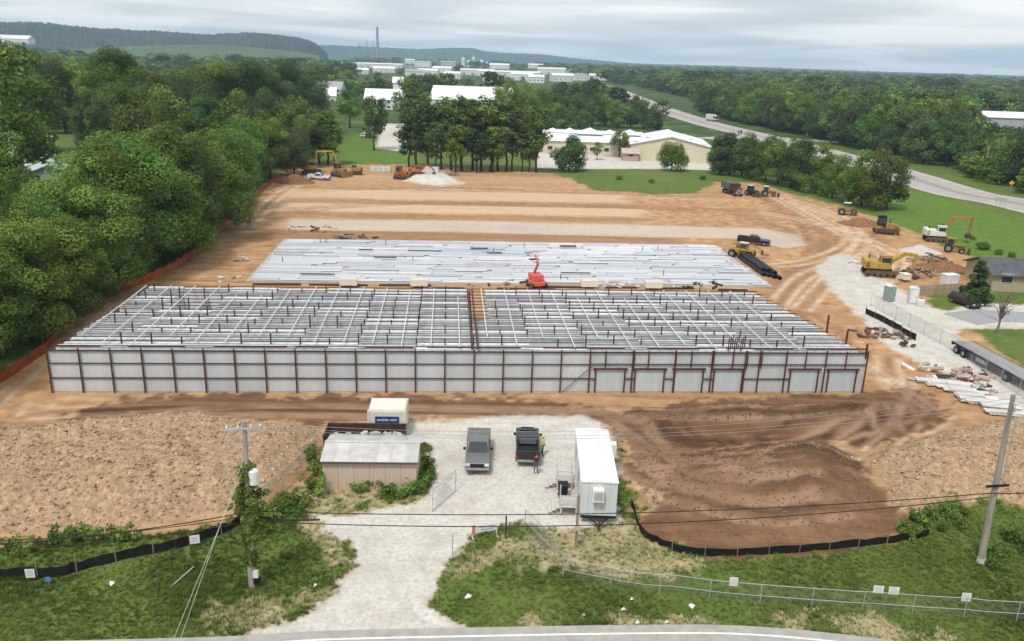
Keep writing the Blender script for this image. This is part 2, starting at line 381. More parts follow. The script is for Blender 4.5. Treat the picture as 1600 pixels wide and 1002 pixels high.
def ground_material():
    m = bpy.data.materials.new('ground'); m.use_nodes = True; nt = m.node_tree; L = nt.links.new
    bs = nt.nodes['Principled BSDF']; bs.inputs['Roughness'].default_value = 0.95; bs.inputs['Specular IOR Level'].default_value = 0.15
    geo = nt.nodes.new('ShaderNodeNewGeometry')
    def noise(scale, vec=None, detail=5, rough=.6):
        n = nt.nodes.new('ShaderNodeTexNoise'); n.inputs['Scale'].default_value = scale; n.inputs['Detail'].default_value = detail; n.inputs['Roughness'].default_value = rough
        L(vec or geo.outputs['Position'], n.inputs['Vector']); return n.outputs[0]
    def rampc(fac, stops):
        r = nt.nodes.new('ShaderNodeValToRGB'); el = r.color_ramp.elements
        el[0].position, el[0].color = stops[0][0], (*stops[0][1], 1); el[1].position, el[1].color = stops[-1][0], (*stops[-1][1], 1)
        for p, c in stops[1:-1]: q = el.new(p); q.color = (*c, 1)
        L(fac, r.inputs[0]); return r.outputs[0]
    def mix(fac, a, b, mode='MIX'):
        x = nt.nodes.new('ShaderNodeMix'); x.data_type = 'RGBA'; x.blend_type = mode
        if isinstance(fac, float): x.inputs[0].default_value = fac
        else: L(fac, x.inputs[0])
        for i, c in ((6, a), (7, b)):
            if isinstance(c, tuple): x.inputs[i].default_value = (*c, 1)
            else: L(c, x.inputs[i])
        return x.outputs[2]
    def math_(op, a, b=None, clamp=False):
        x = nt.nodes.new('ShaderNodeMath'); x.operation = op; x.use_clamp = clamp
        for i, c in ((0, a), (1, b)):
            if c is None: continue
            if isinstance(c, (int, float)): x.inputs[i].default_value = c
            else: L(c, x.inputs[i])
        return x.outputs[0]
    att = {}
    for nme in ('ma', 'mb', 'mc', 'md'):
        a = nt.nodes.new('ShaderNodeAttribute'); a.attribute_name = nme
        sp = nt.nodes.new('ShaderNodeSeparateColor'); L(a.outputs['Color'], sp.inputs[0]); att[nme] = sp.outputs
    grass, gravel, dark = att['ma']; straw, lush, track = att['mb']; clod, band, far = att['mc']; wander, wet, _w = att['md']
    mp = nt.nodes.new('ShaderNodeMapping'); mp.inputs['Rotation'].default_value = (0, 0, -YAW); mp.inputs['Scale'].default_value = (0.04, 0.9, 1)
    L(geo.outputs['Position'], mp.inputs[0])
    streak = noise(1.0, mp.outputs[0], 6, .6); big = noise(.06, None, 4); mid = noise(.5, None, 6, .62); fine = noise(3.2, None, 6, .7)
    # dirt
    dirt = rampc(mid, [(.26, (.21, .105, .045)), (.46, (.40, .225, .108)), (.68, (.56, .365, .20))])
    dirt = mix(math_('MULTIPLY', math_('SUBTRACT', big, .45, True), 3.0, True), dirt, (.33, .19, .10))
    dirt = mix(math_('MULTIPLY', math_('SUBTRACT', 1.0, wander), .42), dirt, rampc(streak, [(.34, (.20, .10, .047)), (.5, (.37, .215, .11)), (.64, (.57, .39, .235))]))
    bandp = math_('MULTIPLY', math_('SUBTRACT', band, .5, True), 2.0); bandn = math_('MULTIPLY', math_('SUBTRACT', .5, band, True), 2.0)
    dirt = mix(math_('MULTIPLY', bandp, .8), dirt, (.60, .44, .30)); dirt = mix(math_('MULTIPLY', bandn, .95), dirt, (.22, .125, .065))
    # dark wet soil
    dk = rampc(mid, [(.28, (.075, .034, .017)), (.5, (.155, .078, .040)), (.7, (.28, .16, .09))])
    dk = mix(.55, dk, rampc(streak, [(.32, (.085, .041, .022)), (.5, (.17, .09, .05)), (.68, (.28, .175, .105))]))
    dk = mix(math_('MULTIPLY', wet, .75), dk, (.065, .031, .017))
    dirt = mix(dark, dirt, dk)
    # spoil heaps: clods
    vo = nt.nodes.new('ShaderNodeTexVoronoi'); vo.inputs['Scale'].default_value = 2.1; L(geo.outputs['Position'], vo.inputs['Vector'])
    cl = rampc(fine, [(.3, (.20, .115, .06)), (.45, (.41, .275, .165)), (.68, (.60, .45, .30))])
    cl = mix(math_('MULTIPLY', vo.outputs['Distance'], .8, True), cl, (.24, .16, .10))
    cl = mix(math_('MULTIPLY', dark, .86), cl, dk)
    dirt = mix(clod, dirt, cl)
    trc = mix(dark, (.235, .13, .07), (.05, .026, .015))
    dirt = mix(math_('MULTIPLY', track, .85), dirt, trc); dirt = mix(math_('MULTIPLY', _w, .85), dirt, mix(dark, (.62, .47, .335), (.34, .215, .14)))
    # gravel
    gr = rampc(fine, [(.3, (.40, .37, .32)), (.5, (.55, .53, .48)), (.7, (.66, .64, .60))])
    gr = mix(math_('MULTIPLY', math_('SUBTRACT', mid, .46, True), 2.8, True), gr, (.42, .36, .28))
    gr = mix(math_('MULTIPLY', track, .4), gr, (.40, .36, .31))
    gr = mix(math_('MULTIPLY', math_('SUBTRACT', big, .5, True), 2.0, True), gr, (.40, .37, .33))
    # grass
    g = rampc(mid, [(.28, (.055, .095, .016)), (.5, (.09, .14, .026)), (.72, (.155, .20, .048))])
    g = mix(.4, g, rampc(fine, [(.3, (.06, .10, .017)), (.7, (.15, .20, .045))]))
    g = mix(math_('MULTIPLY', math_('SUBTRACT', big, .45, True), 2.5, True), g, (.15, .17, .045))
    gl = rampc(mid, [(.3, (.07, .15, .018)), (.7, (.125, .22, .035))])
    g = mix(math_('MULTIPLY', lush, .8), g, gl)
    stc = rampc(fine, [(.3, (.26, .22, .10)), (.6, (.47, .39, .25)), (.75, (.56, .48, .34))])
    g = mix(straw, g, stc)
    fg = rampc(big, [(.35, (.028, .055, .014)), (.55, (.06, .105, .024)), (.7, (.13, .165, .05))])
    g = mix(far, g, fg)
    c = mix(grass, dirt, g); c = mix(gravel, c, gr)
    L(c, bs.inputs['Base Color'])
    b = nt.nodes.new('ShaderNodeBump'); b.inputs['Strength'].default_value = .55; b.inputs['Distance'].default_value = .12
    h = math_('ADD', math_('MULTIPLY', fine, .6), mid); L(h, b.inputs['Height']); L(b.outputs[0], bs.inputs['Normal'])
    return m
GROUND = ground_material()
def ground_object(name, mask, label):
    """the faces of one zone of the ground"""
    f = np.argwhere(mask); nx = len(UC)
    i = f[:, 0]*nx+f[:, 1]; quads = np.stack([i, i+1, i+nx+1, i+nx], 1)
    u, inv = np.unique(quads, return_inverse=True); quads = inv.reshape(quads.shape)
    co = np.stack([X.ravel()[u], Y.ravel()[u], Z.ravel()[u]], 1)
    me = bpy.data.meshes.new(name); me.vertices.add(len(u)); me.vertices.foreach_set('co', co.ravel())
    me.loops.add(quads.size); me.loops.foreach_set('vertex_index', quads.ravel().astype(np.int32))
    me.polygons.add(len(quads)); me.polygons.foreach_set('loop_start', np.arange(0, quads.size, 4, dtype=np.int32))
    me.polygons.foreach_set('use_smooth', np.ones(len(quads), bool))
    def attr(n, *ks):
        a = me.attributes.new(n, 'FLOAT_COLOR', 'POINT')
        a.data.foreach_set('color', np.stack([np.clip(k.ravel()[u], 0, 1) for k in ks]+[np.ones(len(u))], 1).ravel().astype(np.float32))
    attr('ma', MK['grass'], np.maximum(MK['gravel'], MK['park']), MK['dark']); attr('mb', MK['straw'], MK['lush'], MK['track'])
    attr('md', MK['wander'], MK['wet'], MK['pale']); attr('mc', MK['clod'], MK['band']*.5+.5, MK['far'])
    me.materials.append(GROUND); me.update(calc_edges=True); me.validate()
    o = link(name, me); return tag(o, label, kind='structure')
def cen(a): return (a[:-1, :-1]+a[1:, :-1]+a[:-1, 1:]+a[1:, 1:])/4
gc, vc = cen(MK['grass']), np.maximum(cen(MK['gravel']), cen(MK['park']))
is_grav = vc > .5; is_grass = (gc > .5) & ~is_grav; rest = ~is_grav & ~is_grass
lpm, rpm = (cen(MK['lp']) > .12) & rest, (cen(MK['rp']) > .12) & rest
ground_object('ground', is_grass, 'green grass and weed covered land around the building site')
ground_object('gravel_lot', is_grav, 'pale crushed stone of the entrance lot and access road')
ground_object('dirt_ground', rest & ~lpm & ~rpm, 'graded tan and brown bare soil of the building site')
ground_object('spoil_heap', lpm, 'long heap of loose tan clods behind the black silt fence')
ground_object('spoil_heap', rpm, 'loose tan soil heap beside the leaning wooden utility pole')
m = MB(); m.add([(-9200, -1500, -1.2), (9200, -1500, -1.2), (9200, 9200, -1.2), (-9200, 9200, -1.2)], [(0, 1, 2, 3)])
tag(m.build('terrain', mat('terrain', (.06, .105, .028), .95, var=.3, scale=.004)), 'wide green plain reaching to the horizon', kind='structure')

# ------------------------------------------------------------------ roads
ASPH = mat('asphalt', (.43, .41, .385), .9, var=.12, scale=1.5, bump=.2)
HWY = mat('highway_concrete', (.43, .39, .36), .9, var=.10, scale=.3, stretch=(1, 1, 1))
WHITE = mat('road_paint', (.78, .77, .73), .7, var=.1, scale=3)
def strip_sheet(name, line, half, z, material, label=None, kind=None, parent=None, half2=None):
    half2 = half if half2 is None else half2
    l, r = offset_line(line, half), offset_line(line, -half2); mb = MB(); vs = []
    for a, b in zip(l, r): vs += [(a.x, a.y, z), (b.x, b.y, z)]
    mb.add(vs, [(2*i, 2*i+1, 2*i+3, 2*i+2) for i in range(len(line)-1)])
    o = mb.build(name, material, parent)
    if label: tag(o, label, kind='structure')
    return o
road_edge = smooth_line([P(x, y) for x, y in [(-500, 1035), (-100, 1012), (330, 1000), (520, 990), (800, 984), (1000, 981), (1150, 982), (1300, 994), (1500, 1020), (1900, 1075)]], 8)
rd = strip_sheet('road', offset_line(road_edge, -6), 6, .20, ASPH, 'pale asphalt road running past the site entrance')
strip_sheet('edge_line', offset_line(road_edge, -.75), .075, .206, WHITE, parent=rd)
hw = smooth_line([P(x, y) for x, y in [(1900, 395), (1600, 321), (1500, 302), (1400, 271), (1310, 245), (1190, 214), (1100, 192), (1030, 169), (990, 152), (965, 142), (948, 134)]], 8)
HWW = 9.5
hwo = strip_sheet('highway', hw, HWW, .10, HWY, 'wide pale highway curving away past the woods')
ASPH2 = mat('worn_lane', (.33, .30, .28), .9, var=.12, scale=.5)
strip_sheet('centre_lane', hw, 1.5, .106, ASPH2, parent=hwo)
for off in (8.1, -8.1): strip_sheet('edge_line', offset_line(hw, off), .12, .110, WHITE, parent=hwo)
side = smooth_line([P(x, y) for x, y in [(1100, 217), (1180, 215), (1300, 222), (1400, 232)]], 6)
strip_sheet('side_road', side, 5, .09, HWY, 'pale side road crossing the highway beyond the tree clump')
back_lane = smooth_line([P(x, y) for x, y in [(1500, 499), (1530, 495), (1560, 494), (1700, 502)]], 6)
strip_sheet('back_lane', back_lane, 2.6, .04, mat('lane_asphalt', (.33, .33, .33), .9, var=.1), 'grey lane behind the parked flatbed trailer')
# ================================================================== FRAME BUILDING
OXIDE = mat('red_oxide_steel', (.10, .036, .028), .75, var=.2, scale=4)
OXIDE2 = mat('dark_steel', (.052, .045, .046), .7, var=.2, scale=4)
GALV = mat('galvanised_sheet', (.52, .545, .555), .55, var=.09, scale=.5, stretch=(2, 2, .5))
GALV2 = mat('galvanised_bright', (.78, .79, .81), .6, metal=0.0, var=.16, scale=1.2)
DOORM = mat('door_sheet', (.50, .56, .585), .5, metal=0.1, var=.06, scale=.8, stretch=(5, 5, .4))
TRACKW = mat('pale_steel_track', (.66, .65, .62), .6, var=.1, scale=3)
CONC = mat('concrete', (.50, .49, .47), .9, var=.12, scale=.7, bump=.1)
bw = thing('steel_frame_building', 'half-built storage building of dark steel posts and grey sheet walls', 'building', SO, YAW)
W, D, EH = 78.3, 22.5, 4.2
def sx(px, py=612): return inv_S(P(px, py))[0]
mesh_cache = {}
def shared(key, maker, mats):
    if key not in mesh_cache: mesh_cache[key] = maker().mesh(key, mats)
    return mesh_cache[key]
def part(name, key, maker, mats, parent, loc=(0, 0, 0), rz=0):
    return link(name, shared(key, maker, mats), parent, loc, rz)
def ribbed(w, h, n=8, d=.009, cap=0):
    """sheet with standing ribs, front at y=0"""
    def f():
        mb = MB(); prof = []
        for k in range(n):
            x0 = w*k/n; x1 = w*(k+1)/n; q = (x1-x0)
            prof += [(x0, 0), (x0+q*.7, 0), (x0+q*.76, -d), (x0+q*.94, -d)]
        prof += [(w, 0), (w, .03), (0, .03)]
        mb.prism(prof, 'z', 0, h)
        if cap: mb.box((w/2, cap/2+.035, h-.012), (w-.01, cap, .024))
        return mb
    return f
MB().box((W/2, D/2, .03), (W-.2, D-.2, .14)).build('floor_slab', CONC, bw)
# front posts
left = [0+.06]+[sx(80+i*49.0-(i*i)*.115) for i in range(1, 18)]+[sx(918)]
left = [.06+(sx(918)-.06)*i/18 for i in range(19)]
pm = lambda h, w=.115: (lambda: MB().box((0, 0, h/2), (w, w, h)))
for s in left: part('front_post', 'fpost', pm(EH+.25), OXIDE, bw, (s, -.10, 0))
rows3 = [(.12, 1.42), (1.50, 1.42), (2.96, 1.18)]
gap = left[1]-left[0]
for i in range(18):
    for z0, h in rows3: part('wall_panel', 'wp%.2f' % h, ribbed(gap-.04, h, 4, .008), GALV, bw, (left[i]+.02, .06, z0))
doors = [(928, 973), (989, 1034), (1050, 1094), (1111, 1155), (1229, 1272), (1288, 1331)]
for a, b in doors:
    w = sx(b)-sx(a)
    part('door_panel', 'dp%d' % a, ribbed(w, 2.32, 9), DOORM, bw, (sx(a), .05, .1))
    for q in (a, b): part('door_post', 'dpost', pm(2.45, .12), OXIDE, bw, (sx(q), -.07, 0))
    MB().box((w/2, 0, 0), (w+.5, .16, .14)).build('door_header', OXIDE, bw, (sx(a), -.075, 2.5))
for q in (984, 1049, 1106, 1157, 1179, 1220, 1281, 1344): part('front_post', 'fpost', pm(EH+.25), OXIDE, bw, (sx(q), -.10, 0))
# filler panels on the right-hand wing between the doors and above them
xs = [sx(918)]+[sx(q) for a, b in doors for q in (a, b)]+[W]
for k in range(0, len(xs), 2):
    a, b = xs[k], xs[k+1]
    if b-a > .25:
        part('wall_panel', 'fill%d' % k, ribbed(b-a-.03, 2.4, max(2, int((b-a)*3))), GALV, bw, (a+.015, .075, .1))
ups = [918, 942, 986, 1008, 1050, 1074, 1108, 1138, 1160, 1182, 1220, 1250, 1281, 1312, 1344]
for i in range(len(ups)-1):
    a, b = sx(ups[i]), sx(ups[i+1])
    part('wall_panel', 'up%d' % i, ribbed(b-a-.03, 1.55, 5), GALV, bw, (a+.015, .085, 2.6))
    part('upper_post', 'upost', pm(1.8, .10), OXIDE, bw, (a, -.07, 2.58))
# girts and eave rails, one per bay pair
for z in (1.46, 2.94): MB().box((sx(918)/2, 0, 0), (sx(918), .09, .075)).build('girt', OXIDE2, bw, (0, -.03, z))
for a, b, z in ((918, 928, 1.46), (973, 989, 1.46), (1034, 1050, 1.46), (1094, 1111, 1.46), (1155, 1229, 1.46), (918, 1344, 2.98)):
    MB().box((0, 0, 0), (sx(b)-sx(a), .09, .075)).build('girt', OXIDE2, bw, ((sx(a)+sx(b))/2, -.03, z))
MB().box((W/2, 0, 0), (W, .12, .10)).build('eave_beam', OXIDE2, bw, (0, -.04, EH))
rr = random.Random(3)
x = .3
while x < W-2:
    l = rr.uniform(3, 9); 
    MB().box((0, 0, 0), (l, .10, .12)).build('eave_rail', OXIDE, bw, (min(x+l/2, W-l/2), .35, EH+.30)); x += l+rr.uniform(.5, 4)
# diagonal brace
MB().tube((sx(877), -.12, .1), (sx(922), -.12, 2.8), .035, n=5).build('brace', OXIDE2, bw)
# purlins running along the building
NP = 17
for k in range(1, NP+1):
    t = D*k/NP; e = .0 if k < NP-2 else 0.0
    s0 = .07*t; s1 = W-.14*t
    MB().box(((s0+s1)/2, 0, 0), (s1-s0, .05, .085)).build('purlin', rr.choice([OXIDE2, OXIDE2, OXIDE]), bw, (0, t, EH+.02*(k % 3)))
# cross rafters, pale steel
for i in range(26):
    s = 1.5+gap*i
    if s > W-1: break
    t0 = rr.choice([.5, .5, 2, 4.0]); t1 = rr.choice([D-.2, D-.2, D-1.5, D-4])
    part('rafter', 'raf%.1f' % (t1-t0), (lambda L=t1-t0: MB().box((0, L/2, 0), (.09, L, .10))), TRACKW, bw, (s, t0, EH+.14))
for i, s in enumerate((sx(742, 600)-.4, sx(742, 600)+.15)):
    MB().box((0, D/2-.5, 0), (.16, D-1.2, .22)).build('red_beam', OXIDE, bw, (s, .3, EH+.20+.012*i))
# inner posts and partition sheets
for j in range(1, 8):
    t = j*3.0-.15
    for i in range(0, 27):
        s = left[0]+gap*i
        if s > W-.14*t-.1 or s < .07*t: continue
        if rr.random() < .9: part('inner_post', 'ipost%d%d' % (i % 2, (i*7+j*3) % 4 < 2), pm(EH+(.75 if (i*7+j*3) % 4 < 2 else .3)-.05*(i % 2), .12), OXIDE, bw, (s, t, .1))
for j in range(1, NP+1):
    t = min(D*j/NP+.12, D-.1)
    for i in range(0, 14):
        s = left[0]+2*gap*i
        if i == 0: s += .07*t
        if s > W-.6-.14*t: continue
        if (i == 1 and j in (11, 12, 13, 14, 15)) or rr.random() < .04: continue
        if i == 7 and j >= 8: s += 1.9
        h = rr.choice([3.8, 3.9, 3.98, 3.98]); pw = min(2*gap-(.07*t if i == 0 else 0)-(1.9 if i == 7 and j >= 8 else 0), W-.14*t-s)
        part('partition_panel', 'pp%.2f_%.1f' % (h, pw), ribbed(pw-.06, h, 5, .009, .55), GALV2, bw, (s+.03, t, .1))
for i in range(0, 27):
    s = left[0]+gap*i+.2
    if s > W: break
    for j in range(0, 4):
        if rr.random() < .25: continue
        part('cross_partition', 'cp', (lambda: MB().box((0, 2.6, 1.6), (.05, 5.2, 3.2))), GALV2, bw, (s, .4+j*5.6, .1))
SOILM = mat('bare_soil', (.38, .21, .10), .95, var=.25, scale=1.5)
for s, t, w, d in ((41.2, 10, 2.0, 12), (6.2, 14, 2.4, 7), (72.5, 17, 4.5, 5)):
    MB().box((0, d/2, 0), (w, d, .06)).build('soil_patch', SOILM, bw, (s+w/2, t, .14))
# stubs standing above the roof line at the end near the gravel road
for px, py, h in ((1292, 515, 2.2), (1322, 535, 1.9), (1354, 552, 1.5)):
    s, t = inv_S(P(px, py, EH)); s = min(s, W-.05)
    MB().box((0, 0, h/2), (.16, .16, h)).build('tall_post', OXIDE, bw, (s, max(t, .1), EH-.6))
# clusters of bundled rods on the roof frame
for i in range(9):
    s, t = inv_S(P(1138+i*3.2, 545-3*(i % 3), EH)); MB().box((0, 0, .6), (.09, .09, 1.3)).build('stub_post', OXIDE, bw, (s, t, EH-.2))

# ================================================================== SLAB STREWN WITH SHEETS
sb = thing('concrete_slab', 'long pale concrete slab covered by rows of grey metal strips', 'slab', S(8.5, 40.4), YAW)
SW, SD = 76, 28.4
MB().box((SW/2, SD/2, .06), (SW, SD, .2)).build('base', CONC, sb)
STRIPM = [mat('strip_pale', (.58, .595, .625), .5, metal=.0, var=.07, scale=.5, stretch=(.3, 3, 1)), mat('strip_grey', (.49, .51, .545), .5, metal=.0, var=.08, scale=.5, stretch=(.3, 3, 1)),
          mat('strip_white', (.66, .665, .675), .55, var=.08, scale=.5), mat('strip_mauve', (.52, .515, .55), .6, var=.12, scale=.5)]
nr = 27
for k in range(nr):
    t = .35+k*(SD-.6)/nr; x = rr.uniform(.2, 1.0)
    while x < SW-.6:
        l = min(rr.uniform(4, 13), SW-.3-x); wz = rr.choice([.70, .80, .95, .95]); zz = rr.choice([.0, .02, .04, .07, .12])
        mi = rr.choice([0, 0, 0, 1, 1, 2, 3])
        part('metal_strip', 'strip%d_%d' % (int(l*2), mi), (lambda l=round(l*2)/2: MB().box((l/2, 0, .03), (l-.12, .80, .06)).box((l/2, .36, .08), (l-.12, .05, .06))), STRIPM[mi], sb, (x, t+.4, .16+zz))
        x += l+rr.choice([0, 0, .1, .6])
for k in range(9):
    x = rr.uniform(1, SW-6); t = rr.uniform(1, SD-1); l = rr.uniform(2, 6)
    MB().box((l/2, 0, .06), (l, .25, .12)).build('dark_rail', OXIDE2, sb, (x, t, .50))
for k in range(16):
    MB().box((0, 0, .45), (.1, .1, .9)).build('stub_post', rr.choice([OXIDE, OXIDE2, TRACKW]), sb, (rr.uniform(1, SW-1), rr.uniform(1, SD-1), .16))
# ================================================================== TREES
def leaf_material(name, dark, light, trans=.33, vary=True):
    m = bpy.data.materials.new(name); m.use_nodes = True; nt = m.node_tree; L = nt.links.new
    bs = nt.nodes['Principled BSDF']; bs.inputs['Roughness'].default_value = .75; bs.inputs['Specular IOR Level'].default_value = .2
    at = nt.nodes.new('ShaderNodeAttribute'); at.attribute_name = 'lv'
    r = nt.nodes.new('ShaderNodeValToRGB'); r.color_ramp.elements[0].color = (*dark, 1); r.color_ramp.elements[1].color = (*light, 1)
    L(at.outputs['Fac'], r.inputs[0])
    oi = nt.nodes.new('ShaderNodeObjectInfo'); hs = nt.nodes.new('ShaderNodeHueSaturation')
    mr = nt.nodes.new('ShaderNodeMapRange'); mr.inputs[3].default_value = .462; mr.inputs[4].default_value = .522; L(oi.outputs['Random'], mr.inputs[0])
    if vary: L(mr.outputs[0], hs.inputs['Hue'])
    mu = nt.nodes.new('ShaderNodeMath'); mu.operation = 'FRACT'; m2 = nt.nodes.new('ShaderNodeMath'); m2.operation = 'MULTIPLY'; m2.inputs[1].default_value = 7.31
    L(oi.outputs['Random'], m2.inputs[0]); L(m2.outputs[0], mu.inputs[0])
    mv = nt.nodes.new('ShaderNodeMapRange'); mv.inputs[3].default_value = .70; mv.inputs[4].default_value = 1.4; L(mu.outputs[0], mv.inputs[0])
    if vary: L(mv.outputs[0], hs.inputs['Value'])
    L(r.outputs[0], hs.inputs['Color']); L(hs.outputs[0], bs.inputs['Base Color'])
    tr = nt.nodes.new('ShaderNodeBsdfTranslucent'); L(hs.outputs[0], tr.inputs[0])
    mx = nt.nodes.new('ShaderNodeMixShader'); mx.inputs[0].default_value = trans
    L(bs.outputs[0], mx.inputs[1]); L(tr.outputs[0], mx.inputs[2]); L(mx.outputs[0], nt.nodes['Material Output'].inputs[0])
    return m
LEAF = leaf_material('leaves', (.045, .092, .016), (.205, .325, .065))
LEAFD = leaf_material('dark_leaves', (.03, .06, .02), (.12, .18, .055))
LEAFB = leaf_material('olive_leaves', (.05, .065, .014), (.145, .155, .045))
LEAFS = leaf_material('silver_leaves', (.07, .09, .06), (.22, .25, .17))
BARK = mat('bark', (.085, .065, .05), .95, var=.25, scale=5, bump=.4)
BARKP = mat('pale_bark', (.20, .165, .13), .95, var=.25, scale=5, bump=.3)
def leaves_mesh(name, centres, rad, n, size, material, seed, flat=.38):
    """n leaf quads spread over the outer shells of clumps"""
    g = np.random.default_rng(seed); c = np.asarray(centres); rad = np.asarray(rad)
    w = rad**2; idx = g.choice(len(c), n, p=w/w.sum())
    d = g.normal(size=(n, 3)); d /= np.linalg.norm(d, axis=1)[:, None]
    r = rad[idx]*(.45+.6*g.random(n)**.6)
    pos = c[idx]+d*r[:, None]*np.array([1, 1, .8])
    nrm = d*.8+g.normal(size=(n, 3))*flat+np.array([0, 0, .35]); nrm /= np.linalg.norm(nrm, axis=1)[:, None]
    a = np.cross(nrm, g.normal(size=(n, 3))); a /= np.linalg.norm(a, axis=1)[:, None]; b = np.cross(nrm, a)
    s = size*(.6+.8*g.random(n))
    q = np.stack([pos-a*s[:, None]*.6, pos-b*s[:, None]*.42, pos+a*s[:, None]*.6, pos+b*s[:, None]*.42], 1).reshape(-1, 3)
    me = bpy.data.meshes.new(name); me.vertices.add(4*n); me.vertices.foreach_set('co', q.ravel())
    me.loops.add(4*n); me.loops.foreach_set('vertex_index', np.arange(4*n, dtype=np.int32))
    me.polygons.add(n); me.polygons.foreach_set('loop_start', np.arange(0, 4*n, 4, dtype=np.int32))
    lv = me.attributes.new('lv', 'FLOAT', 'POINT')
    cl = g.random(len(c))                                # each clump its own tone, each leaf a little more
    lv.data.foreach_set('value', np.repeat(np.clip(.6*cl[idx]+.4*g.random(n), 0, 1), 4).astype(np.float32))
    me.materials.append(material); me.update(calc_edges=True)
    return me
def crown_clumps(seed, kind):
    g = np.random.default_rng(seed); cs, rs = [], []
    if kind == 'broad':       # wide crown down to near the ground, 1 unit high
        lob = g.uniform(0, 6.28, 3); la = g.uniform(.1, .28, 3)
        for k in range(44):
            z = g.uniform(.14, .92); u = (z-.5)/.46; a = g.uniform(0, 6.283); rr_ = .36*math.sqrt(max(.05, 1-u*u))*g.uniform(.6, 1.05)*(1+la[0]*math.sin(2*a+lob[0])+la[1]*math.sin(3*a+lob[1]+4*z)); z *= 1+.10*math.sin(a+lob[2])
            cs.append((rr_*math.cos(a), rr_*math.sin(a), z)); rs.append(g.uniform(.06, .17))
    elif kind == 'tall':      # slender with bare lower trunk
        for k in range(34):
            z = g.uniform(.28, .95); u = (z-.6)/.38; rr_ = .17*math.sqrt(max(.08, 1-u*u))*g.uniform(.4, 1.1); a = g.uniform(0, 6.283)
            cs.append((rr_*math.cos(a), rr_*math.sin(a), z)); rs.append(g.uniform(.045, .09))
    elif kind == 'dome':      # crown on a clear trunk
        for k in range(40):
            z = g.uniform(.34, .94); u = (z-.62)/.34; rr_ = .33*math.sqrt(max(.05, 1-u*u))*g.uniform(.5, 1.05); a = g.uniform(0, 6.283)
            cs.append((rr_*math.cos(a), rr_*math.sin(a), z)); rs.append(g.uniform(.07, .13))
    elif kind == 'bush':
        for k in range(30):
            z = g.uniform(.12, .88); u = (z-.42)/.5; rr_ = .50*math.sqrt(max(.05, 1-u*u))*g.uniform(.5, 1); a = g.uniform(0, 6.283)
            cs.append((rr_*math.cos(a), rr_*math.sin(a), z)); rs.append(g.uniform(.17, .27))
    elif kind == 'conifer':
        for k in range(60):
            z = g.uniform(.05, .97); rr_ = .27*(1-z)**.8*g.uniform(.5, 1); a = g.uniform(0, 6.283)
            cs.append((rr_*math.cos(a), rr_*math.sin(a), z)); rs.append(.03+.07*(1-z))
    return np.array(cs), np.array(rs)
def trunk_mesh(name, kind, seed, centres, material, bare=False):
    g = random.Random(seed); mb = MB(); r0 = {'tall': .013, 'bush': .02, 'conifer': .016}.get(kind, .021)
    bend = [(g.uniform(-.02, .02)*k, g.uniform(-.02, .02)*k, z) for k, z in enumerate((-.03, .15, .35, .55, .75))]
    mb.path(bend, [r0*1.25, r0, r0*.8, r0*.55, r0*.25], 7)
    order = sorted(range(len(centres)), key=lambda i: g.random())[:9 if kind != 'bush' else 6]
    for i in order:
        c = Vector(centres[i]); z = max(.12, c.z*.55); b = Vector((0, 0, z)); m_ = b.lerp(c, .5)+Vector((g.uniform(-.02, .02), g.uniform(-.02, .02), .02))
        mb.path([b, m_, c], [r0*.45, r0*.3, r0*.1], 5)
    mb.smooth = True
    return mb.mesh(name, material)
TREES = {}
def tree_variant(key, kind, seed, n, size, material, bark=None):
    c, r = crown_clumps(seed, kind)
    TREES[key] = (trunk_mesh('trunk', kind, seed, c, bark or BARK), leaves_mesh('crown', c, r, n, size, material, seed))
LEAFMATS = {'g': LEAF, 'd': LEAFD, 'b': LEAFB, 's': LEAFS}
# size is in units of the tree's height
for v in range(4): tree_variant(('broad', 'near', v), 'broad', 100+v, 22000, .0165, LEAF)
for v in range(2): tree_variant(('dome', 'near', v), 'dome', 120+v, 26000, .0135, LEAF)
tree_variant(('dome', 'neard', 0), 'dome', 130, 20000, .015, LEAFD)
tree_variant(('broad', 'neard', 0), 'broad', 131, 22000, .0165, LEAFD)
tree_variant(('bush', 'olive', 0), 'bush', 132, 9000, .033, LEAFB)
for v in range(4): tree_variant(('broad', 'mid', v), 'broad', 140+v, 5200, .030, LEAF)
for v in range(3): tree_variant(('dome', 'mid', v), 'dome', 150+v, 4600, .030, LEAF)
tree_variant(('broad', 'midd', 0), 'broad', 156, 5200, .030, LEAFD)
for v in range(3): tree_variant(('tall', 'mid', v), 'tall', 160+v, 2600, .026, LEAFD if v == 1 else LEAF)
tree_variant(('tall', 'silver', 0), 'tall', 165, 2600, .026, LEAFS)
for v in range(2): tree_variant(('bush', 'mid', v), 'bush', 170+v, 6000, .045, LEAF if v else LEAFD)
tree_variant(('conifer', 'mid', 0), 'conifer', 180, 9000, .045, LEAFD)
for v in range(5): tree_variant(('broad', 'far', v), 'broad' if v % 2 == 0 else 'dome', 190+v, 900, .068, LEAFD if v in (2, 3) else LEAF)
tcount = 0
def tree(name, label, key, pos, h, group=None, wide=1.0, cat='tree'):
    global tcount; tcount += 1
    if group and cat == 'tree':              # say which look of the kind it has
        label = ('dark ' if key[1] in ('midd', 'neard') or key == ('tall', 'mid', 1) else '')+{'dome': 'round-topped ', 'broad': 'wide ' if wide > 1.05 else 'narrower '}.get(key[0], 'broad ' if wide > 1.25 else '')+label
        group = group+(', dark' if label.startswith('dark') else '')+(', '+label.split()[1] if label.startswith('dark') else ', '+label.split()[0])
    tm, cm = TREES[key]
    o = thing(name, label, cat, pos, random.uniform(0, 6.28), group)
    o.scale = (h*wide, h*wide, h)
    link('trunk', tm, o); link('crown', cm, o)
    return o
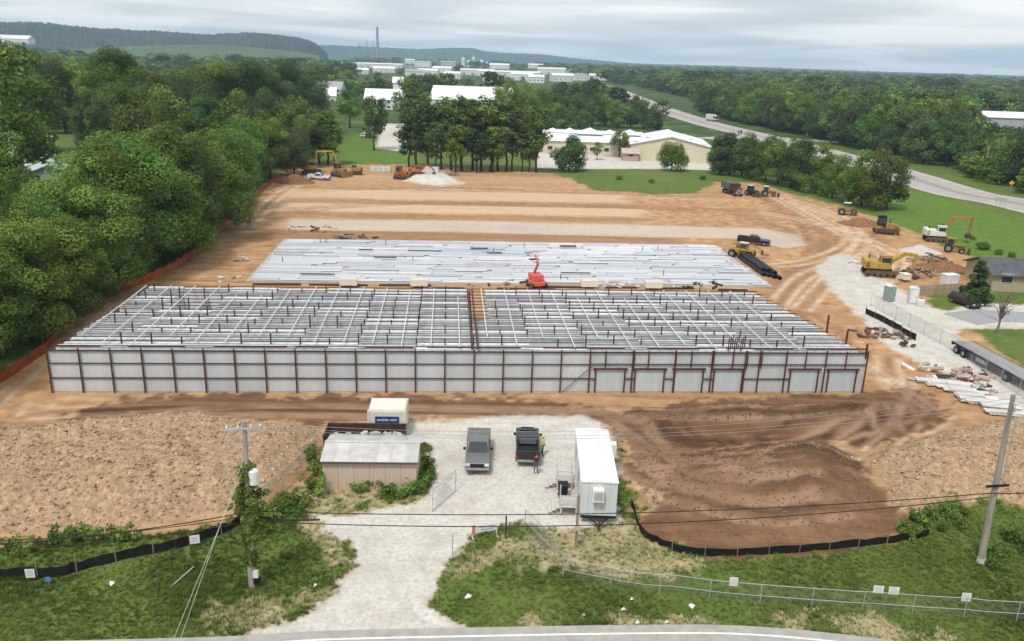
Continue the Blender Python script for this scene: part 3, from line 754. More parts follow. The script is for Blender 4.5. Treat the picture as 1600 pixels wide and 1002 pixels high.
def px_tree(name, label, key, px, base, top, group=None, wide=1.0, cat='tree'):
    """base pixel on the ground, top pixel of the crown"""
    b = G(px, base); d = math.hypot(b.x, b.y); t = at_dist(px, top, d)
    return tree(name, label, key, b, (t.z-b.z)/.98, group, wide, cat)
def top_tree(name, label, key, px, top, dist, group=None, wide=1.0, cat='tree'):
    """crown top pixel and distance where the foot is hidden"""
    t = at_dist(px, top, dist); z = hz(t.x, t.y)
    return tree(name, label, key, Vector((t.x, t.y, z-.1)), max(3, (t.z-z)/.98), group, wide, cat)
rt = random.Random(11)
def nk(kind='broad', lod='near', n=4): return (kind, lod, rt.randrange(n))
# --- wood beside the orange fence: front rank
g1, l1 = 'trees of the wood along the orange fence', 'leafy green tree at the wood edge along the orange safety fence'
for px, base, top in [(20, 560, 370), (70, 520, 345), (-40, 610, 330), (110, 500, 330), (150, 470, 285), (190, 448, 232), (235, 432, 218), (265, 415, 222), (290, 392, 235), (315, 372, 240),
                      (335, 352, 225), (352, 335, 215), (372, 315, 232), (395, 298, 245), (-90, 570, 300)]:
    px_tree('broadleaf_tree', l1, nk(), px-26+rt.uniform(-4, 4), base-4, top+rt.uniform(-6, 6), g1, rt.uniform(.95, 1.2))
# --- second rank and interior
for px, top, dist in [(95, 322, 112), (140, 262, 120), (170, 240, 128), (215, 214, 135), (250, 208, 140), (300, 212, 150), (330, 208, 160), (60, 338, 106), (20, 345, 100), (190, 225, 142), (275, 205, 160), (350, 205, 175),
                      (-20, 300, 108), (-60, 280, 112)]:
    top_tree('broadleaf_tree', 'leafy green tree inside the wood behind the fence rank', nk(), px+rt.uniform(-4, 4), top+rt.uniform(-4, 6), dist, 'trees inside the wood by the fence', rt.uniform(.95, 1.2))
top_tree('dark_tree', 'tall dark blue-green tree beside the pale house roofs', ('dome', 'neard', 0), 137, 145, 225, wide=.8)
top_tree('olive_tree', 'round olive-brown tree in front of the tall green wood', ('bush', 'olive', 0), 229, 160, 205, wide=.75)
px_tree('tall_garden_tree', 'very tall tree with clear trunk behind the grey roofed bungalow', ('dome', 'near', 0), 44, 240, 74, wide=.75)
px_tree('tall_garden_tree', 'very tall wide tree beside the clear-trunked one behind the bungalow', ('dome', 'near', 1), -12, 240, 88, wide=.75)
px_tree('garden_tree', 'small round tree shading the grey roofed house', ('dome', 'near', 1), 30, 312, 253, wide=1.05)
g3 = 'tall trees of the far side of the wood'
for px, top, dist in [(85, 92, 330), (120, 98, 340), (160, 96, 300), (175, 80, 265), (215, 108, 285), (260, 110, 290), (300, 112, 300), (330, 98, 310), (365, 92, 315), (400, 96, 320), (440, 94, 335), (470, 100, 345),
                      (20, 84, 345), (60, 90, 350), (265, 140, 235), (290, 135, 245), (320, 150, 232), (350, 158, 225), (380, 150, 240), (410, 142, 245), (440, 150, 250), (470, 165, 245), (195, 130, 250), (240, 128, 262),
                      (-30, 90, 200), (-60, 110, 190), (390, 175, 215), (420, 180, 222), (450, 190, 228), (370, 190, 205)]:
    top_tree('tall_broadleaf_tree', 'tall dense green tree on the far side of the wood', rt.choice([nk(), nk('dome', 'near', 2), nk('broad', 'mid', 4), ('broad', 'neard', 0)]), px+rt.uniform(-5, 5), top+rt.uniform(-4, 5), dist, g3, rt.uniform(.8, 1.05))
# --- row of slender trees at the back of the site
g4, l4 = 'slender trees along the back edge of the site', 'slender tall tree in the row at the back of the site'
for px, base, top in [(500, 258, 165), (512, 258, 175), (523, 257, 185), (640, 262, 185), (652, 264, 140), (668, 264, 160), (690, 265, 155), (705, 266, 148), (722, 267, 150), (738, 267, 145), (752, 268, 152), (766, 268, 160), (778, 268, 150),
                      (800, 268, 165), (815, 269, 180), (838, 270, 165), (826, 269, 190), (712, 270, 200), (745, 270, 195), (682, 268, 190), (770, 270, 205)]:
    px_tree('slender_tree', l4, nk('tall', 'mid', 3), px, base, top+rt.uniform(-4, 4), g4, rt.uniform(1.0, 1.5))
px_tree('silvery_tree', 'pale silver-leaved tree among the slender row', ('tall', 'silver', 0), 790, 268, 158, wide=1.25)
px_tree('roadside_tree', 'bushy green tree in front of the white gabled house', ('dome', 'mid', 0), 645, 212, 118, wide=.9)
px_tree('roadside_tree', 'bushy green tree beside the big white roof', ('dome', 'mid', 1), 795, 200, 124, wide=.85)
px_tree('roadside_tree', 'leafy tree standing between the lawn and the car park', ('dome', 'mid', 2), 585, 235, 150, wide=.7)
px_tree('roadside_tree', 'leafy tree at the end of the white gabled house', ('dome', 'mid', 0), 547, 200, 140, wide=.9)
px_tree('round_bush', 'big round dark bush by the cream building car park', ('bush', 'mid', 0), 889, 268, 212, wide=.85, cat='bush')
px_tree('round_bush', 'round dark bush before the cream gable wall', ('bush', 'mid', 1), 1049, 267, 222, wide=.85, cat='bush')
px_tree('small_tree', 'small dark tree against the white metal roof', ('dome', 'mid', 1), 967, 245, 203, wide=.95)
px_tree('young_tree', 'thin young tree by the cream wall', ('tall', 'mid', 0), 933, 250, 222, wide=1.6)
# --- clump between the site and the highway
g5, l5 = 'trees of the clump between the site and the highway', 'dense green tree in the clump beside the highway'
for px, base, top in [(1125, 272, 215), (1140, 274, 210), (1158, 276, 213), (1175, 280, 212), (1195, 284, 218), (1215, 288, 225), (1235, 292, 215), (1255, 297, 222), (1275, 302, 230), (1300, 310, 245), (1325, 318, 258), (1345, 322, 240), (1368, 328, 232), (1385, 326, 245),
                      (1205, 270, 218), (1240, 275, 222), (1285, 288, 240)]:
    px_tree('clump_tree', l5, rt.choice([nk('broad', 'mid', 4), ('broad', 'midd', 0)]), px, base, top+rt.uniform(-4, 4), g5, rt.uniform(.85, 1.1))
# --- trees behind the cream building
g6, l6 = 'trees behind the cream building', 'bushy tree growing behind the cream building'
for px, base, top in [(860, 205, 158), (880, 200, 165), (905, 200, 150), (925, 197, 148), (945, 196, 152), (965, 200, 160), (985, 200, 155), (1005, 202, 160), (1022, 206, 172), (840, 195, 140), (865, 185, 142), (905, 180, 128), (930, 175, 125), (880, 178, 130), (950, 165, 135), (825, 185, 130), (820, 200, 150), (845, 215, 165)]:
    px_tree('bushy_tree', l6, rt.choice([nk('broad', 'mid', 4), ('broad', 'midd', 0)]), px, base, top+rt.uniform(-3, 3), g6, rt.uniform(.9, 1.25))
# --- front of the wood across the highway, one by one
hwpts = [Vector((p.x, p.y, 0)) for p in hw]
def hw_side(p, off): 
    best = min(range(len(hwpts)), key=lambda i: (hwpts[i]-p).length); return best
edge = offset_line(hwpts, 0)
def along(line, step):
    out = []; acc = 0; 
    for a, b in zip(line[:-1], line[1:]):
        d = (b-a).length; q = step-acc
        while q < d: out.append((a.lerp(b, q/d), (b-a).normalized())); q += step
        acc = (acc+d) % step if d else acc
    return out
g7, l7 = 'trees at the front of the wood across the highway', 'tall green tree at the front of the wood across the highway'
cnt = 0
for rank, (off, stp) in enumerate(((27, 8.5), (36, 9.5), (46, 11))):
    for p, d in along(hw, stp):
        n = Vector((d.y, -d.x, 0)); n = n if n.x > 0 else -n
        q = p+n*(off+rt.uniform(-3.5, 3.5)); dist = q.length
        if q.y < 120 or dist > 620: continue
        pxq = 800+q.x/(q.y*ct+(CAMH)*st)*FPX
        if 1495 < pxq < 1700 and dist > 300: continue
        cnt += 1
        tree('wood_tree', l7, rt.choice([nk('broad', 'mid', 4), ('broad', 'midd', 0), ('broad', 'midd', 0), nk('dome', 'mid', 3)]), (q.x, q.y, hz(q.x, q.y)-.2), rt.uniform(13, 19)*(1+.06*rank), g7, rt.uniform(.9, 1.2))
px_tree('conifer', 'dark bushy evergreen behind the parked dark car', ('conifer', 'mid', 0), 1521, 477, 405, wide=1.25)
# bare tree by the lane
def bare_tree(name, label, pos, h, seed):
    g = random.Random(seed); o = thing(name, label, 'tree', pos); mb = MB(); cb = MB()
    mb.path([(0, 0, -.1), (.03*h, 0, .25*h), (.0, .02*h, .5*h)], [.028*h, .02*h, .013*h], 7)
    for k in range(16):
        a = g.uniform(0, 6.28); z = g.uniform(.25, .5)*h; b = Vector((.02*h, 0, z)); r = g.uniform(.15, .32)*h; e = Vector((math.cos(a)*r, math.sin(a)*r, z+g.uniform(.2, .45)*h)); m_ = b.lerp(e, .5)+Vector((0, 0, .05*h))
        cb.path([b, m_, e], [.010*h, .007*h, .003*h], 4)
        for j in range(4):
            q = m_.lerp(e, g.random()); e2 = q+Vector((g.uniform(-1, 1), g.uniform(-1, 1), g.uniform(.2, 1)))*.13*h; cb.tube(q, e2, .004*h, .0015*h, 4)
    mb.build('trunk', BARKP, o); cb.build('branches', BARKP, o); return o
bt = G(1556, 522); bare_tree('bare_tree', 'leafless grey tree on the grass by the back lane', bt, 6.2, 5)
# --- far woodland, one mass of instanced crowns
def woodland(name, label, pts, keys, smin, smax, wide=1.2):
    """points carrying a scale, instanced crowns of the far tree meshes"""
    src = bpy.data.collections.new(name+'_crowns')
    for k in keys:
        ob = bpy.data.objects.new('crown_source', TREES[k][1]); src.objects.link(ob)
    me = bpy.data.meshes.new(name); me.from_pydata([tuple(p) for p in pts], [], [])
    pa_ = np.array([p[:2] for p in pts]); tn_ = 1+.35*fbm(pa_[:, 0]/60.0, pa_[:, 1]/60.0, 51)
    sc = np.array([rt.uniform(smin, smax)*tn_[i_]*(.75 if rt.random() < .2 else 1) for i_ in range(len(pts))], np.float32)
    a = me.attributes.new('sc', 'FLOAT', 'POINT'); a.data.foreach_set('value', sc)
    o = link(name, me); tag(o, label, kind='stuff')
    ng = bpy.data.node_groups.new(name, 'GeometryNodeTree')
    ng.interface.new_socket('Geometry', in_out='INPUT', socket_type='NodeSocketGeometry'); ng.interface.new_socket('Geometry', in_out='OUTPUT', socket_type='NodeSocketGeometry')
    N = ng.nodes.new; L = ng.links.new
    gi, go = N('NodeGroupInput'), N('NodeGroupOutput'); ip = N('GeometryNodeInstanceOnPoints'); ci = N('GeometryNodeCollectionInfo')
    ci.inputs['Collection'].default_value = src; ci.inputs['Separate Children'].default_value = True; ci.inputs['Reset Children'].default_value = True
    ip.inputs['Pick Instance'].default_value = True
    rv = N('FunctionNodeRandomValue'); rv.data_type = 'FLOAT_VECTOR'; rv.inputs[0].default_value = (0, 0, 0); rv.inputs[1].default_value = (0, 0, 6.283)
    na = N('GeometryNodeInputNamedAttribute'); na.data_type = 'FLOAT'; na.inputs[0].default_value = 'sc'
    vm = N('ShaderNodeVectorMath'); vm.operation = 'MULTIPLY'; vm.inputs[1].default_value = (wide, wide, 1)
    L(na.outputs[0], vm.inputs[0])
    L(gi.outputs[0], ip.inputs['Points']); L(ci.outputs[0], ip.inputs['Instance']); L(rv.outputs[0], ip.inputs['Rotation']); L(vm.outputs[0], ip.inputs['Scale']); L(ip.outputs[0], go.inputs[0])
    md = o.modifiers.new('crowns', 'NODES'); md.node_group = ng
    return o
hwx = np.array([p.x for p in hw]); hwy = np.array([p.y for p in hw]); oo = np.argsort(hwy)
def hw_x(y): return float(np.interp(y, hwy[oo], hwx[oo]))
CLEAR = []   # (x, y, radius) kept free for buildings and roads
# ================================================================== DISTANCE: buildings, hills, woodland
ROOFW = mat('white_metal_roof', (.74, .75, .76), .55, var=.06, scale=.3)
ROOFG = mat('grey_roof', (.36, .37, .39), .7, var=.12, scale=.6)
ROOFD = mat('dark_roof', (.10, .10, .11), .8, var=.2, scale=.6)
WALLC = mat('cream_wall', (.62, .56, .41), .8, var=.06, scale=.5)
WALLW = mat('white_wall', (.66, .66, .65), .8, var=.06, scale=.5)
WALLG = mat('grey_wall', (.42, .43, .44), .8, var=.08, scale=.5)
GLASS = mat('window_glass', (.03, .035, .045), .15, var=.1, spec=.6)
DOCK = mat('dock_door', (.22, .23, .25), .6, var=.1)
def gable(label, pos, rz, w, d, eave, ridge, wallm, roofm, windows=6, cat='building', group=None, axis='x', name='building', wh=1.2, rows=1, wz=1.0, dock=False, peaks=()):
    """a building with its front along local x at y=0, going back to y=d"""
    o = thing(name, label, cat, pos, rz, group); t = .18
    b = MB()
    if axis == 'x': b.prism([(0, -.6), (d, -.6), (d, eave), (d/2, ridge-.1), (0, eave)], 'x', -w/2, w/2)
    else: b.prism([(-w/2, -.6), (w/2, -.6), (w/2, eave), (0, ridge-.1), (-w/2, eave)], 'y', 0, d)
    b.build('wall', wallm, o)
    ov = .5
    for s in (0, 1):
        m = MB()
        if axis == 'x':
            y0, ym = (-ov, d/2) if s == 0 else (d+ov, d/2); sl = (ridge-eave)/(d/2); z0 = eave-sl*ov
            m.prism([(y0, z0+.02), (ym, ridge+.02), (ym, ridge+t), (y0, z0+t)], 'x', -w/2-ov, w/2+ov)
        else:
            x0 = (-w/2-ov) if s == 0 else (w/2+ov); sl = (ridge-eave)/(w/2); z0 = eave-sl*ov
            m.prism([(x0, z0+.02), (0, ridge+.02), (0, ridge+t), (x0, z0+t)], 'y', -ov, d+ov)
        m.build('roof_slope', roofm, o)
    for r in range(rows):
        for k in range(windows):
            x = -w/2+w*(k+.5)/windows; ww = min(1.6, w/windows*.55); z = wz+1.1+r*2.8
            f = MB().box((x, -.03, z), (ww+.2, .08, wh+.2)).build('window', WALLW, o); MB().box((x, -.08, z), (ww, .04, wh)).build('pane', GLASS, f)
    if dock:
        n = max(2, int(w/14))
        for k in range(n):
            x = -w/2+w*(k+.5)/n; MB().box((x, -.05, 2.1), (min(4, w/n*.4), .1, 4.2)).build('dock_door', DOCK, o)
    for (x, y, r, h, zz) in peaks:
        MB().add([(x-r, y-r, zz), (x+r, y-r, zz), (x+r, y+r, zz), (x-r, y+r, zz), (x, y, zz+h)], [(0, 1, 4), (1, 2, 4), (2, 3, 4), (3, 0, 4), (3, 2, 1, 0)]).build('roof_peak', ROOFW, o)
    CLEAR.append((pos[0], pos[1]+d/2, max(w, d)*.62)); return o
def GP(px, py): p = P(px, py); return Vector((p.x, p.y, 0))
# the cream building beyond the site
a = GP(925, 243); gable('low cream building wing with long white metal roof and small peaks', a, R(-3), 34, 16, 4.6, 7.6, WALLC, ROOFW, 7, peaks=[(-14, 8, 3, 1.4, 6.9), (-8, 8, 3, 1.6, 6.9), (-1, 8, 4.5, 2.0, 6.8), (6, 8, 3, 1.4, 6.9), (13, 8, 4, 1.7, 6.9)])
a = GP(1046, 253); gable('cream gable-fronted hall with stepped white roof', a, R(-6), 26, 30, 5.2, 8.0, WALLC, ROOFW, 0, axis='y', peaks=[(-9, 6, 2.8, 1.7, 6.0), (-5, 14, 3, 1.5, 6.9), (9, 4, 2.6, 1.7, 6.0), (5, 12, 2.8, 1.5, 6.8), (0, 20, 3.5, 1.5, 7.6)])
a = GP(985, 252); gable('small pink-roofed entrance lodge beside the cream hall', a, 0, 5, 5, 2.6, 3.8, mat('pinkish_wall', (.50, .36, .30), .8), mat('pinkish_roof', (.52, .42, .38), .8), 1)
# white houses and halls
a = GP(735, 173); gable('big white-roofed hall behind the slender trees', a, R(-2), 50, 40, 6, 13.5, WALLW, ROOFW, 6)
a = GP(602, 172); gable('white gabled house with a stair tower', a, R(4), 24, 18, 6, 11.5, WALLW, ROOFW, 6, rows=2, wz=.6)
a = GP(622, 168); gable('narrow white tower against the gabled house', a, R(4), 6, 8, 15, 18, WALLW, ROOFW, 1)
a = GP(505, 162); gable('white cottage with dormers near the dark wood', a, R(8), 16, 12, 5, 10, WALLW, ROOFW, 4)
a = GP(512, 152); gable('grey-roofed white house behind the cottage', a, R(-8), 20, 12, 6, 11, WALLW, ROOFG, 5, rows=2, wz=.6)
a = GP(485, 150); gable('small white house at the end of the row', a, R(3), 9, 8, 6, 11, WALLW, ROOFW, 2)
# warehouses of the far plain
for px, py, wpx, h, dpt, mt, lab in [
    (580, 106, 92, 9, 60, ROOFW, 'long white warehouse on the plain below the chimney'),
    (655, 108, 60, 5, 40, ROOFG, 'low grey shed next to the long white warehouse'),
    (745, 118, 50, 9, 50, ROOFW, 'white box warehouse with a tree before it'),
    (795, 120, 95, 8, 60, ROOFW, 'wide white warehouse with pale grey walls'),
    (862, 117, 42, 12, 60, ROOFW, 'tall white warehouse block by the highway end'),
    (902, 118, 30, 9, 40, ROOFW, 'short white warehouse between two trees'),
    (945, 120, 50, 5, 40, ROOFW, 'low white shed at the highway end'),
    (640, 100, 14, 14, 25, ROOFW, 'small pale block far behind the warehouses'),
    (700, 104, 22, 14, 25, ROOFG, 'grey mill block far behind the warehouses'),
    (950, 110, 40, 10, 50, ROOFW, 'far white distribution shed on the plain'),
    (265, 101, 130, 6, 30, ROOFG, 'very long grey-roofed shed behind the tall wood'),
    (470, 96, 30, 8, 40, ROOFW, 'pale shed far behind the cottages'),
    (425, 97, 26, 8, 40, ROOFW, 'white barn at the foot of the ridge')]:
    a = GP(px, py); dist = a.length; w = wpx*dist/1300
    gable(lab, a, 0, w, dpt, h, h*1.25, WALLW if mt is ROOFW else WALLG, mt, 0, dock=True, name='warehouse', cat='warehouse')
for k, (px, py, w, h) in enumerate(((648, 122, 26, 9), (668, 118, 34, 8), (690, 114, 40, 9), (706, 124, 24, 8), (770, 128, 28, 8), (815, 126, 34, 9), (838, 130, 22, 8), (880, 128, 34, 9), (905, 126, 26, 8), (935, 126, 30, 8), (600, 116, 36, 9), (560, 118, 30, 8), (525, 120, 28, 8), (780, 108, 60, 12), (840, 107, 70, 12), (900, 106, 60, 12), (660, 104, 50, 12))):
    gable('pale-roofed %s among the trees of the far plain' % ('house' if k < 13 else 'works hall'), GP(px, py), R(rr.uniform(-15, 15)), w, 16, h, h*1.35, WALLW, ROOFW if k % 4 else ROOFG, 4, group='pale houses of the far plain' if k < 13 else 'works halls of the far plain', name='far_house' if k < 13 else 'works_hall', wh=1.6, wz=2.5)
# building across the highway
a = GP(1572, 214); gable('white-roofed depot with many windows in the wood across the highway', a, R(-4), 46, 24, 9.5, 12, WALLG, ROOFW, 12, wh=2.2, wz=3.2)
a = GP(1445, 186); gable('white roof of a hut between the trees across the highway', a, 0, 14, 12, 7, 9, WALLW, ROOFW, 3)
# houses under the trees beside the wood
a = GP(30, 262); gable('grey-roofed bungalow under the trees', a, R(10), 13, 9, 2.8, 4.6, WALLW, ROOFG, 3)
a = GP(78, 292); gable('pale blue-grey roofed house at the edge of the wood', a, R(25), 10, 12, 2.8, 4.8, mat('blue_grey_wall', (.42, .47, .50), .8), mat('blue_grey_roof', (.50, .56, .62), .6), 2, axis='y')
a = GP(62, 230); gable('small white shed on the olive lawn', a, R(-5), 6, 5, 2.4, 3.4, WALLW, ROOFW, 1)
a = GP(25, 228); gable('long low grey garage behind the bungalow', a, R(-3), 16, 7, 2.5, 3.4, WALLG, ROOFG, 3)
a = GP(370, 176); gable('white roof peeping over the wood', a, R(5), 16, 9, 8.5, 10.2, WALLW, ROOFW, 3)
# dark roofed long house beside the lane
a = P(1600, 462); gable('long low house with dark roof and tan walls by the lane', Vector((a.x+8, a.y+1, 0)), R(-4), 24, 9, 2.6, 4.1, mat('tan_siding', (.40, .32, .22), .8, stretch=(6, 1, 1)), ROOFD, 6)

# hills
def ridge(name, label, prof, dist, depth, material, seed, tree=9):
    g = np.random.default_rng(seed); pts = smooth_line([Vector((x, y, 0)) for x, y in prof], 44)
    tops = [at_dist(p.x, p.y, dist) for p in pts]; mb = MB(); vs = []; rowsn = 12
    for i, t in enumerate(tops):
        d = Vector((t.x, t.y, 0)).normalized()
        for k in range(rowsn):
            f = k/(rowsn-1); h = max(t.z-4, 1)*math.sin(min(1, f*1.15)*math.pi/2)**.9
            q = Vector((t.x, t.y, 0))+d*(f-1)*depth
            n = float(fbm(np.array([q.x/160.0]), np.array([q.y/160.0]), seed)[0])*.16*h*(f > .1)*(1-f*.7)+(g.random()-.35)*tree*(f > .1)*(.5 if f > .9 else 1)
            vs.append((q.x, q.y, h+n-2 if k else -3))
        q = Vector((t.x, t.y, 0))+d*depth*.8; vs.append((q.x, q.y, -3))
    n = rowsn+1; fs = []
    for i in range(len(tops)-1):
        for k in range(n-1): fs.append((i*n+k, (i+1)*n+k, (i+1)*n+k+1, i*n+k+1))
    mb.add(vs, fs); mb.smooth = False
    o = mb.build(name, material); return tag(o, label, kind='structure')
HILLM = mat('wooded_hill', (.035, .062, .022), .95, var=.35, scale=.02)
HILLG = mat('hill_meadow', (.075, .125, .045), .95, var=.15, scale=.004)
ridge('hills', 'long dark wooded ridge with a steep end', [(-500, 22), (-200, 27), (0, 34), (60, 36), (130, 42), (190, 46), (270, 50), (330, 53), (400, 51), (440, 54), (480, 61), (500, 72), (512, 84)], 4200, 900, HILLM, 3)
ridge('hills', 'low hazy wooded hills on the horizon', [(380, 70), (500, 70), (560, 72), (650, 76), (730, 74), (760, 80), (800, 83), (850, 85), (900, 91), (960, 96), (1010, 99), (1150, 103), (1400, 112), (1700, 121), (2100, 134)], 7500, 1200, HILLM, 8)
ridge('hills', 'pale green meadow slope below the ridge', [(60, 78), (150, 72), (220, 69), (300, 68), (380, 70), (440, 76), (500, 84)], 2900, 900, HILLG, 12, tree=1)

# chimney and pylons
CH = mat('chimney_concrete', (.28, .27, .27), .9, var=.1, scale=.02); STEEL = mat('pylon_steel', (.22, .23, .24), .7, var=.1)
c = at_dist(590, 80, 4000); top = at_dist(590, 42, 4000).z
o = thing('chimney', 'tall slim power station chimney on the plain', 'chimney', (c.x, c.y, 0)); MB().lathe([(8, 0), (6.5, top*.4), (5, top)], n=16).build('stack', CH, o); MB().lathe([(5.4, 0), (5.4, 5)], (0, 0, top-9), 16).build('collar', STEEL, o)
def pylon(px, top_py, dist, lab):
    c = at_dist(px, 90, dist); h = at_dist(px, top_py, dist).z; o = thing('pylon', lab, 'pylon', (c.x, c.y, 0), .3); w = h*.10
    for sx_ in (-1, 1):
        for sy_ in (-1, 1): MB().tube((sx_*w, sy_*w, 0), (sx_*w*.12, sy_*w*.12, h), .55, .35, 4).build('leg', STEEL, o)
    for z in (.72, .83, .94): MB().box((0, 0, h*z), (h*.34*(1.25-z), .8, .8)).build('cross_arm', STEEL, o)
    m = MB()
    for k in range(6):
        z0, z1 = h*k/7, h*(k+1)/7; r0, r1 = w*(1-.88*k/7), w*(1-.88*(k+1)/7); m.tube((-r0, -r0, z0), (r1, -r1, z1), .3, n=4); m.tube((r0, -r0, z0), (-r1, -r1, z1), .3, n=4)
    m.build('lattice', STEEL, o)
pylon(562, 66, 3300, 'lattice pylon farthest from the chimney'); pylon(574, 63, 3200, 'middle one of the lattice pylons beside the chimney'); pylon(583, 66, 3400, 'lattice pylon next to the chimney')
for k, (px, w, h) in enumerate(((724, 7, 30), (732, 6, 22), (740, 5, 34), (752, 9, 24), (761, 5, 18))):
    c = at_dist(px, 95, 3000); o = thing('silo', 'pale silo block of the far works on the plain', 'silo', (c.x, c.y, 0), 0, 'silos of the far works'); MB().lathe([(w, 0), (w, h*.9), (w*.3, h)], n=12).build('tank', WALLW, o)
# pale building on the ridge
c = at_dist(20, 66, 2400); gable('pale building high on the wooded ridge', Vector((c.x, c.y, 30)), 0, 75, 30, c.z-30+8, c.z-30+16, WALLW, ROOFW, 0, dock=True)
CLEAR.append((c.x, c.y, 60))

# ------------------------------------------------------------------ far woodland
wl_near, wl_far = [], []
gg = np.random.default_rng(5)
def free(x, y):
    for cx, cy, r in CLEAR:
        if abs(x-cx) < r and abs(y-cy) < r: return False
    return True
def fill(test, y0, y1, cell0, out, prob=lambda x, y: 1.0):
    y = y0
    while y < y1:
        c = cell0*(1+max(0, y-500)/900); xm = .78*y+40; x = -xm
        while x < xm:
            px_, py_ = x+gg.uniform(-.45, .45)*c, y+gg.uniform(-.45, .45)*c
            if test(px_, py_) and gg.random() < prob(px_, py_) and free(px_, py_): out.append((px_, py_, hz(px_, py_) if False else -.3))
            x += c
        y += c
def right_wood(x, y):
    pq = 800+x/(y*ct+CAMH*st)*FPX
    if 1505 < pq < 1720 and 290 < math.hypot(x, y) < 500: return gg.random() < .0
    return x > hw_x(min(y, 900))+52+max(0, y-900)*-.06 and not (y > 1200 and x < 60)
fill(right_wood, 130, 1000, 9.5, wl_near); fill(right_wood, 1000, 5200, 16, wl_far)
def left_wood(x, y):
    if y < 330: return False
    pxr = x/(y*ct+CAMH*st)*FPX
    return pxr < (-345 if y < 620 else -262) and not (y < 420 and pxr < -640)
fill(left_wood, 330, 900, 10.5, wl_near, lambda x, y: .9); fill(left_wood, 900, 2800, 17, wl_far, lambda x, y: .75 if y < 1800 else .45)
nz = lambda x, y: float(fbm(np.array([x/130.0]), np.array([y/130.0]), 21)[0])
def centre_wood(x, y):
    if y < 420 or x > hw_x(min(y, 900))-22: return False
    pxr = x/(y*ct+CAMH*st)*FPX
    return pxr > -262
wl_low = []
def in_front(x, y):                  # open ground keeps the far halls in view
    for cx, cy, r in CLEAR:
        if cy > 800 and y < cy and y > cy*.62 and abs(x-cx*y/cy) < r*.9*y/cy+6: return True
    return False
fill(centre_wood, 640, 1300, 11, wl_low, lambda x, y: .04 if in_front(x, y) else (.6 if nz(x, y) > -.02 else .1))
fill(centre_wood, 430, 640, 11, wl_near, lambda x, y: .3 if nz(x, y) > .15 else .0)
fill(centre_wood, 1300, 5200, 18, wl_far, lambda x, y: .0 if in_front(x, y) else ((.6 if nz(x, y) > -.05 else .1) if y > 2300 else .18))
woodland('scrub_woodland', 'low green trees between the halls of the plain', wl_low, [('broad', 'far', 0), ('broad', 'far', 1), ('broad', 'far', 2)], 6, 10.5)
FARK = [('broad', 'far', v) for v in range(5)]
woodland('woodland', 'dense green woodland spreading over the middle distance', wl_near, FARK, 12, 18)
woodland('far_woodland', 'far hazy woodland stretching to the horizon', wl_far, FARK, 14, 22, 1.7)
print('woodland points', len(wl_near), len(wl_far))
lowp = [(x, y, -.3) for x, y, _ in [(gg.uniform(0, 1), gg.uniform(0, 1), 0) for _ in range(260)]]
lowp = []
for k in range(420):
    dd_, pq = gg.uniform(235, 470), gg.uniform(1500, 1720); d_ = ray(pq, 260); t_ = dd_/math.hypot(d_[0], d_[1]); x_, y_ = d_[0]*t_, d_[1]*t_
    if x_ > hw_x(y_)+20 and free(x_, y_): lowp.append((x_, y_, -.2))
woodland('thicket', 'low dense thicket in front of the white-roofed depot', lowp, FARK, 4.5, 8.0, 1.3)
# ================================================================== NEAR OBJECTS
WHITEP = mat('white_paint', (.74, .74, .72), .5, var=.06, scale=1.5); CREAMP = mat('cream_paint', (.70, .66, .58), .6, var=.06, scale=1.5)
BLACK = mat('black_plastic', (.015, .015, .017), .6, var=.2); RUBBER = mat('tyre_rubber', (.018, .018, .018), .9, var=.2); RIM = mat('rim', (.35, .35, .36), .4, metal=.6)
WOOD = mat('weathered_wood', (.30, .23, .16), .9, var=.2, scale=5, stretch=(1, 1, .2)); WOODP = mat('pole_wood', (.36, .33, .29), .9, var=.22, scale=3, stretch=(3, 3, .25), bump=.2)
CHROME = mat('chrome', (.5, .5, .5), .3, metal=.9); LAMP = mat('headlight', (.7, .72, .75), .2, spec=.6); RED = mat('tail_red', (.35, .02, .02), .3)
STEELF = mat('galvanised_tube', (.46, .47, .47), .5, metal=.3, var=.1); CARGL = mat('car_glass', (.03, .04, .045), .08, spec=.7, var=.05)
def wheel(parent, x, y, r=.38, w=.27, name='wheel'):
    t = MB(); t.smooth = False
    t.tube((x-w/2, y, r), (x+w/2, y, r), r, n=16); o = t.build(name, RUBBER, parent)
    MB().tube((x-w/2-.01, y, r), (x+w/2+.01, y, r), r*.58, n=12).build('rim', RIM, o); return o
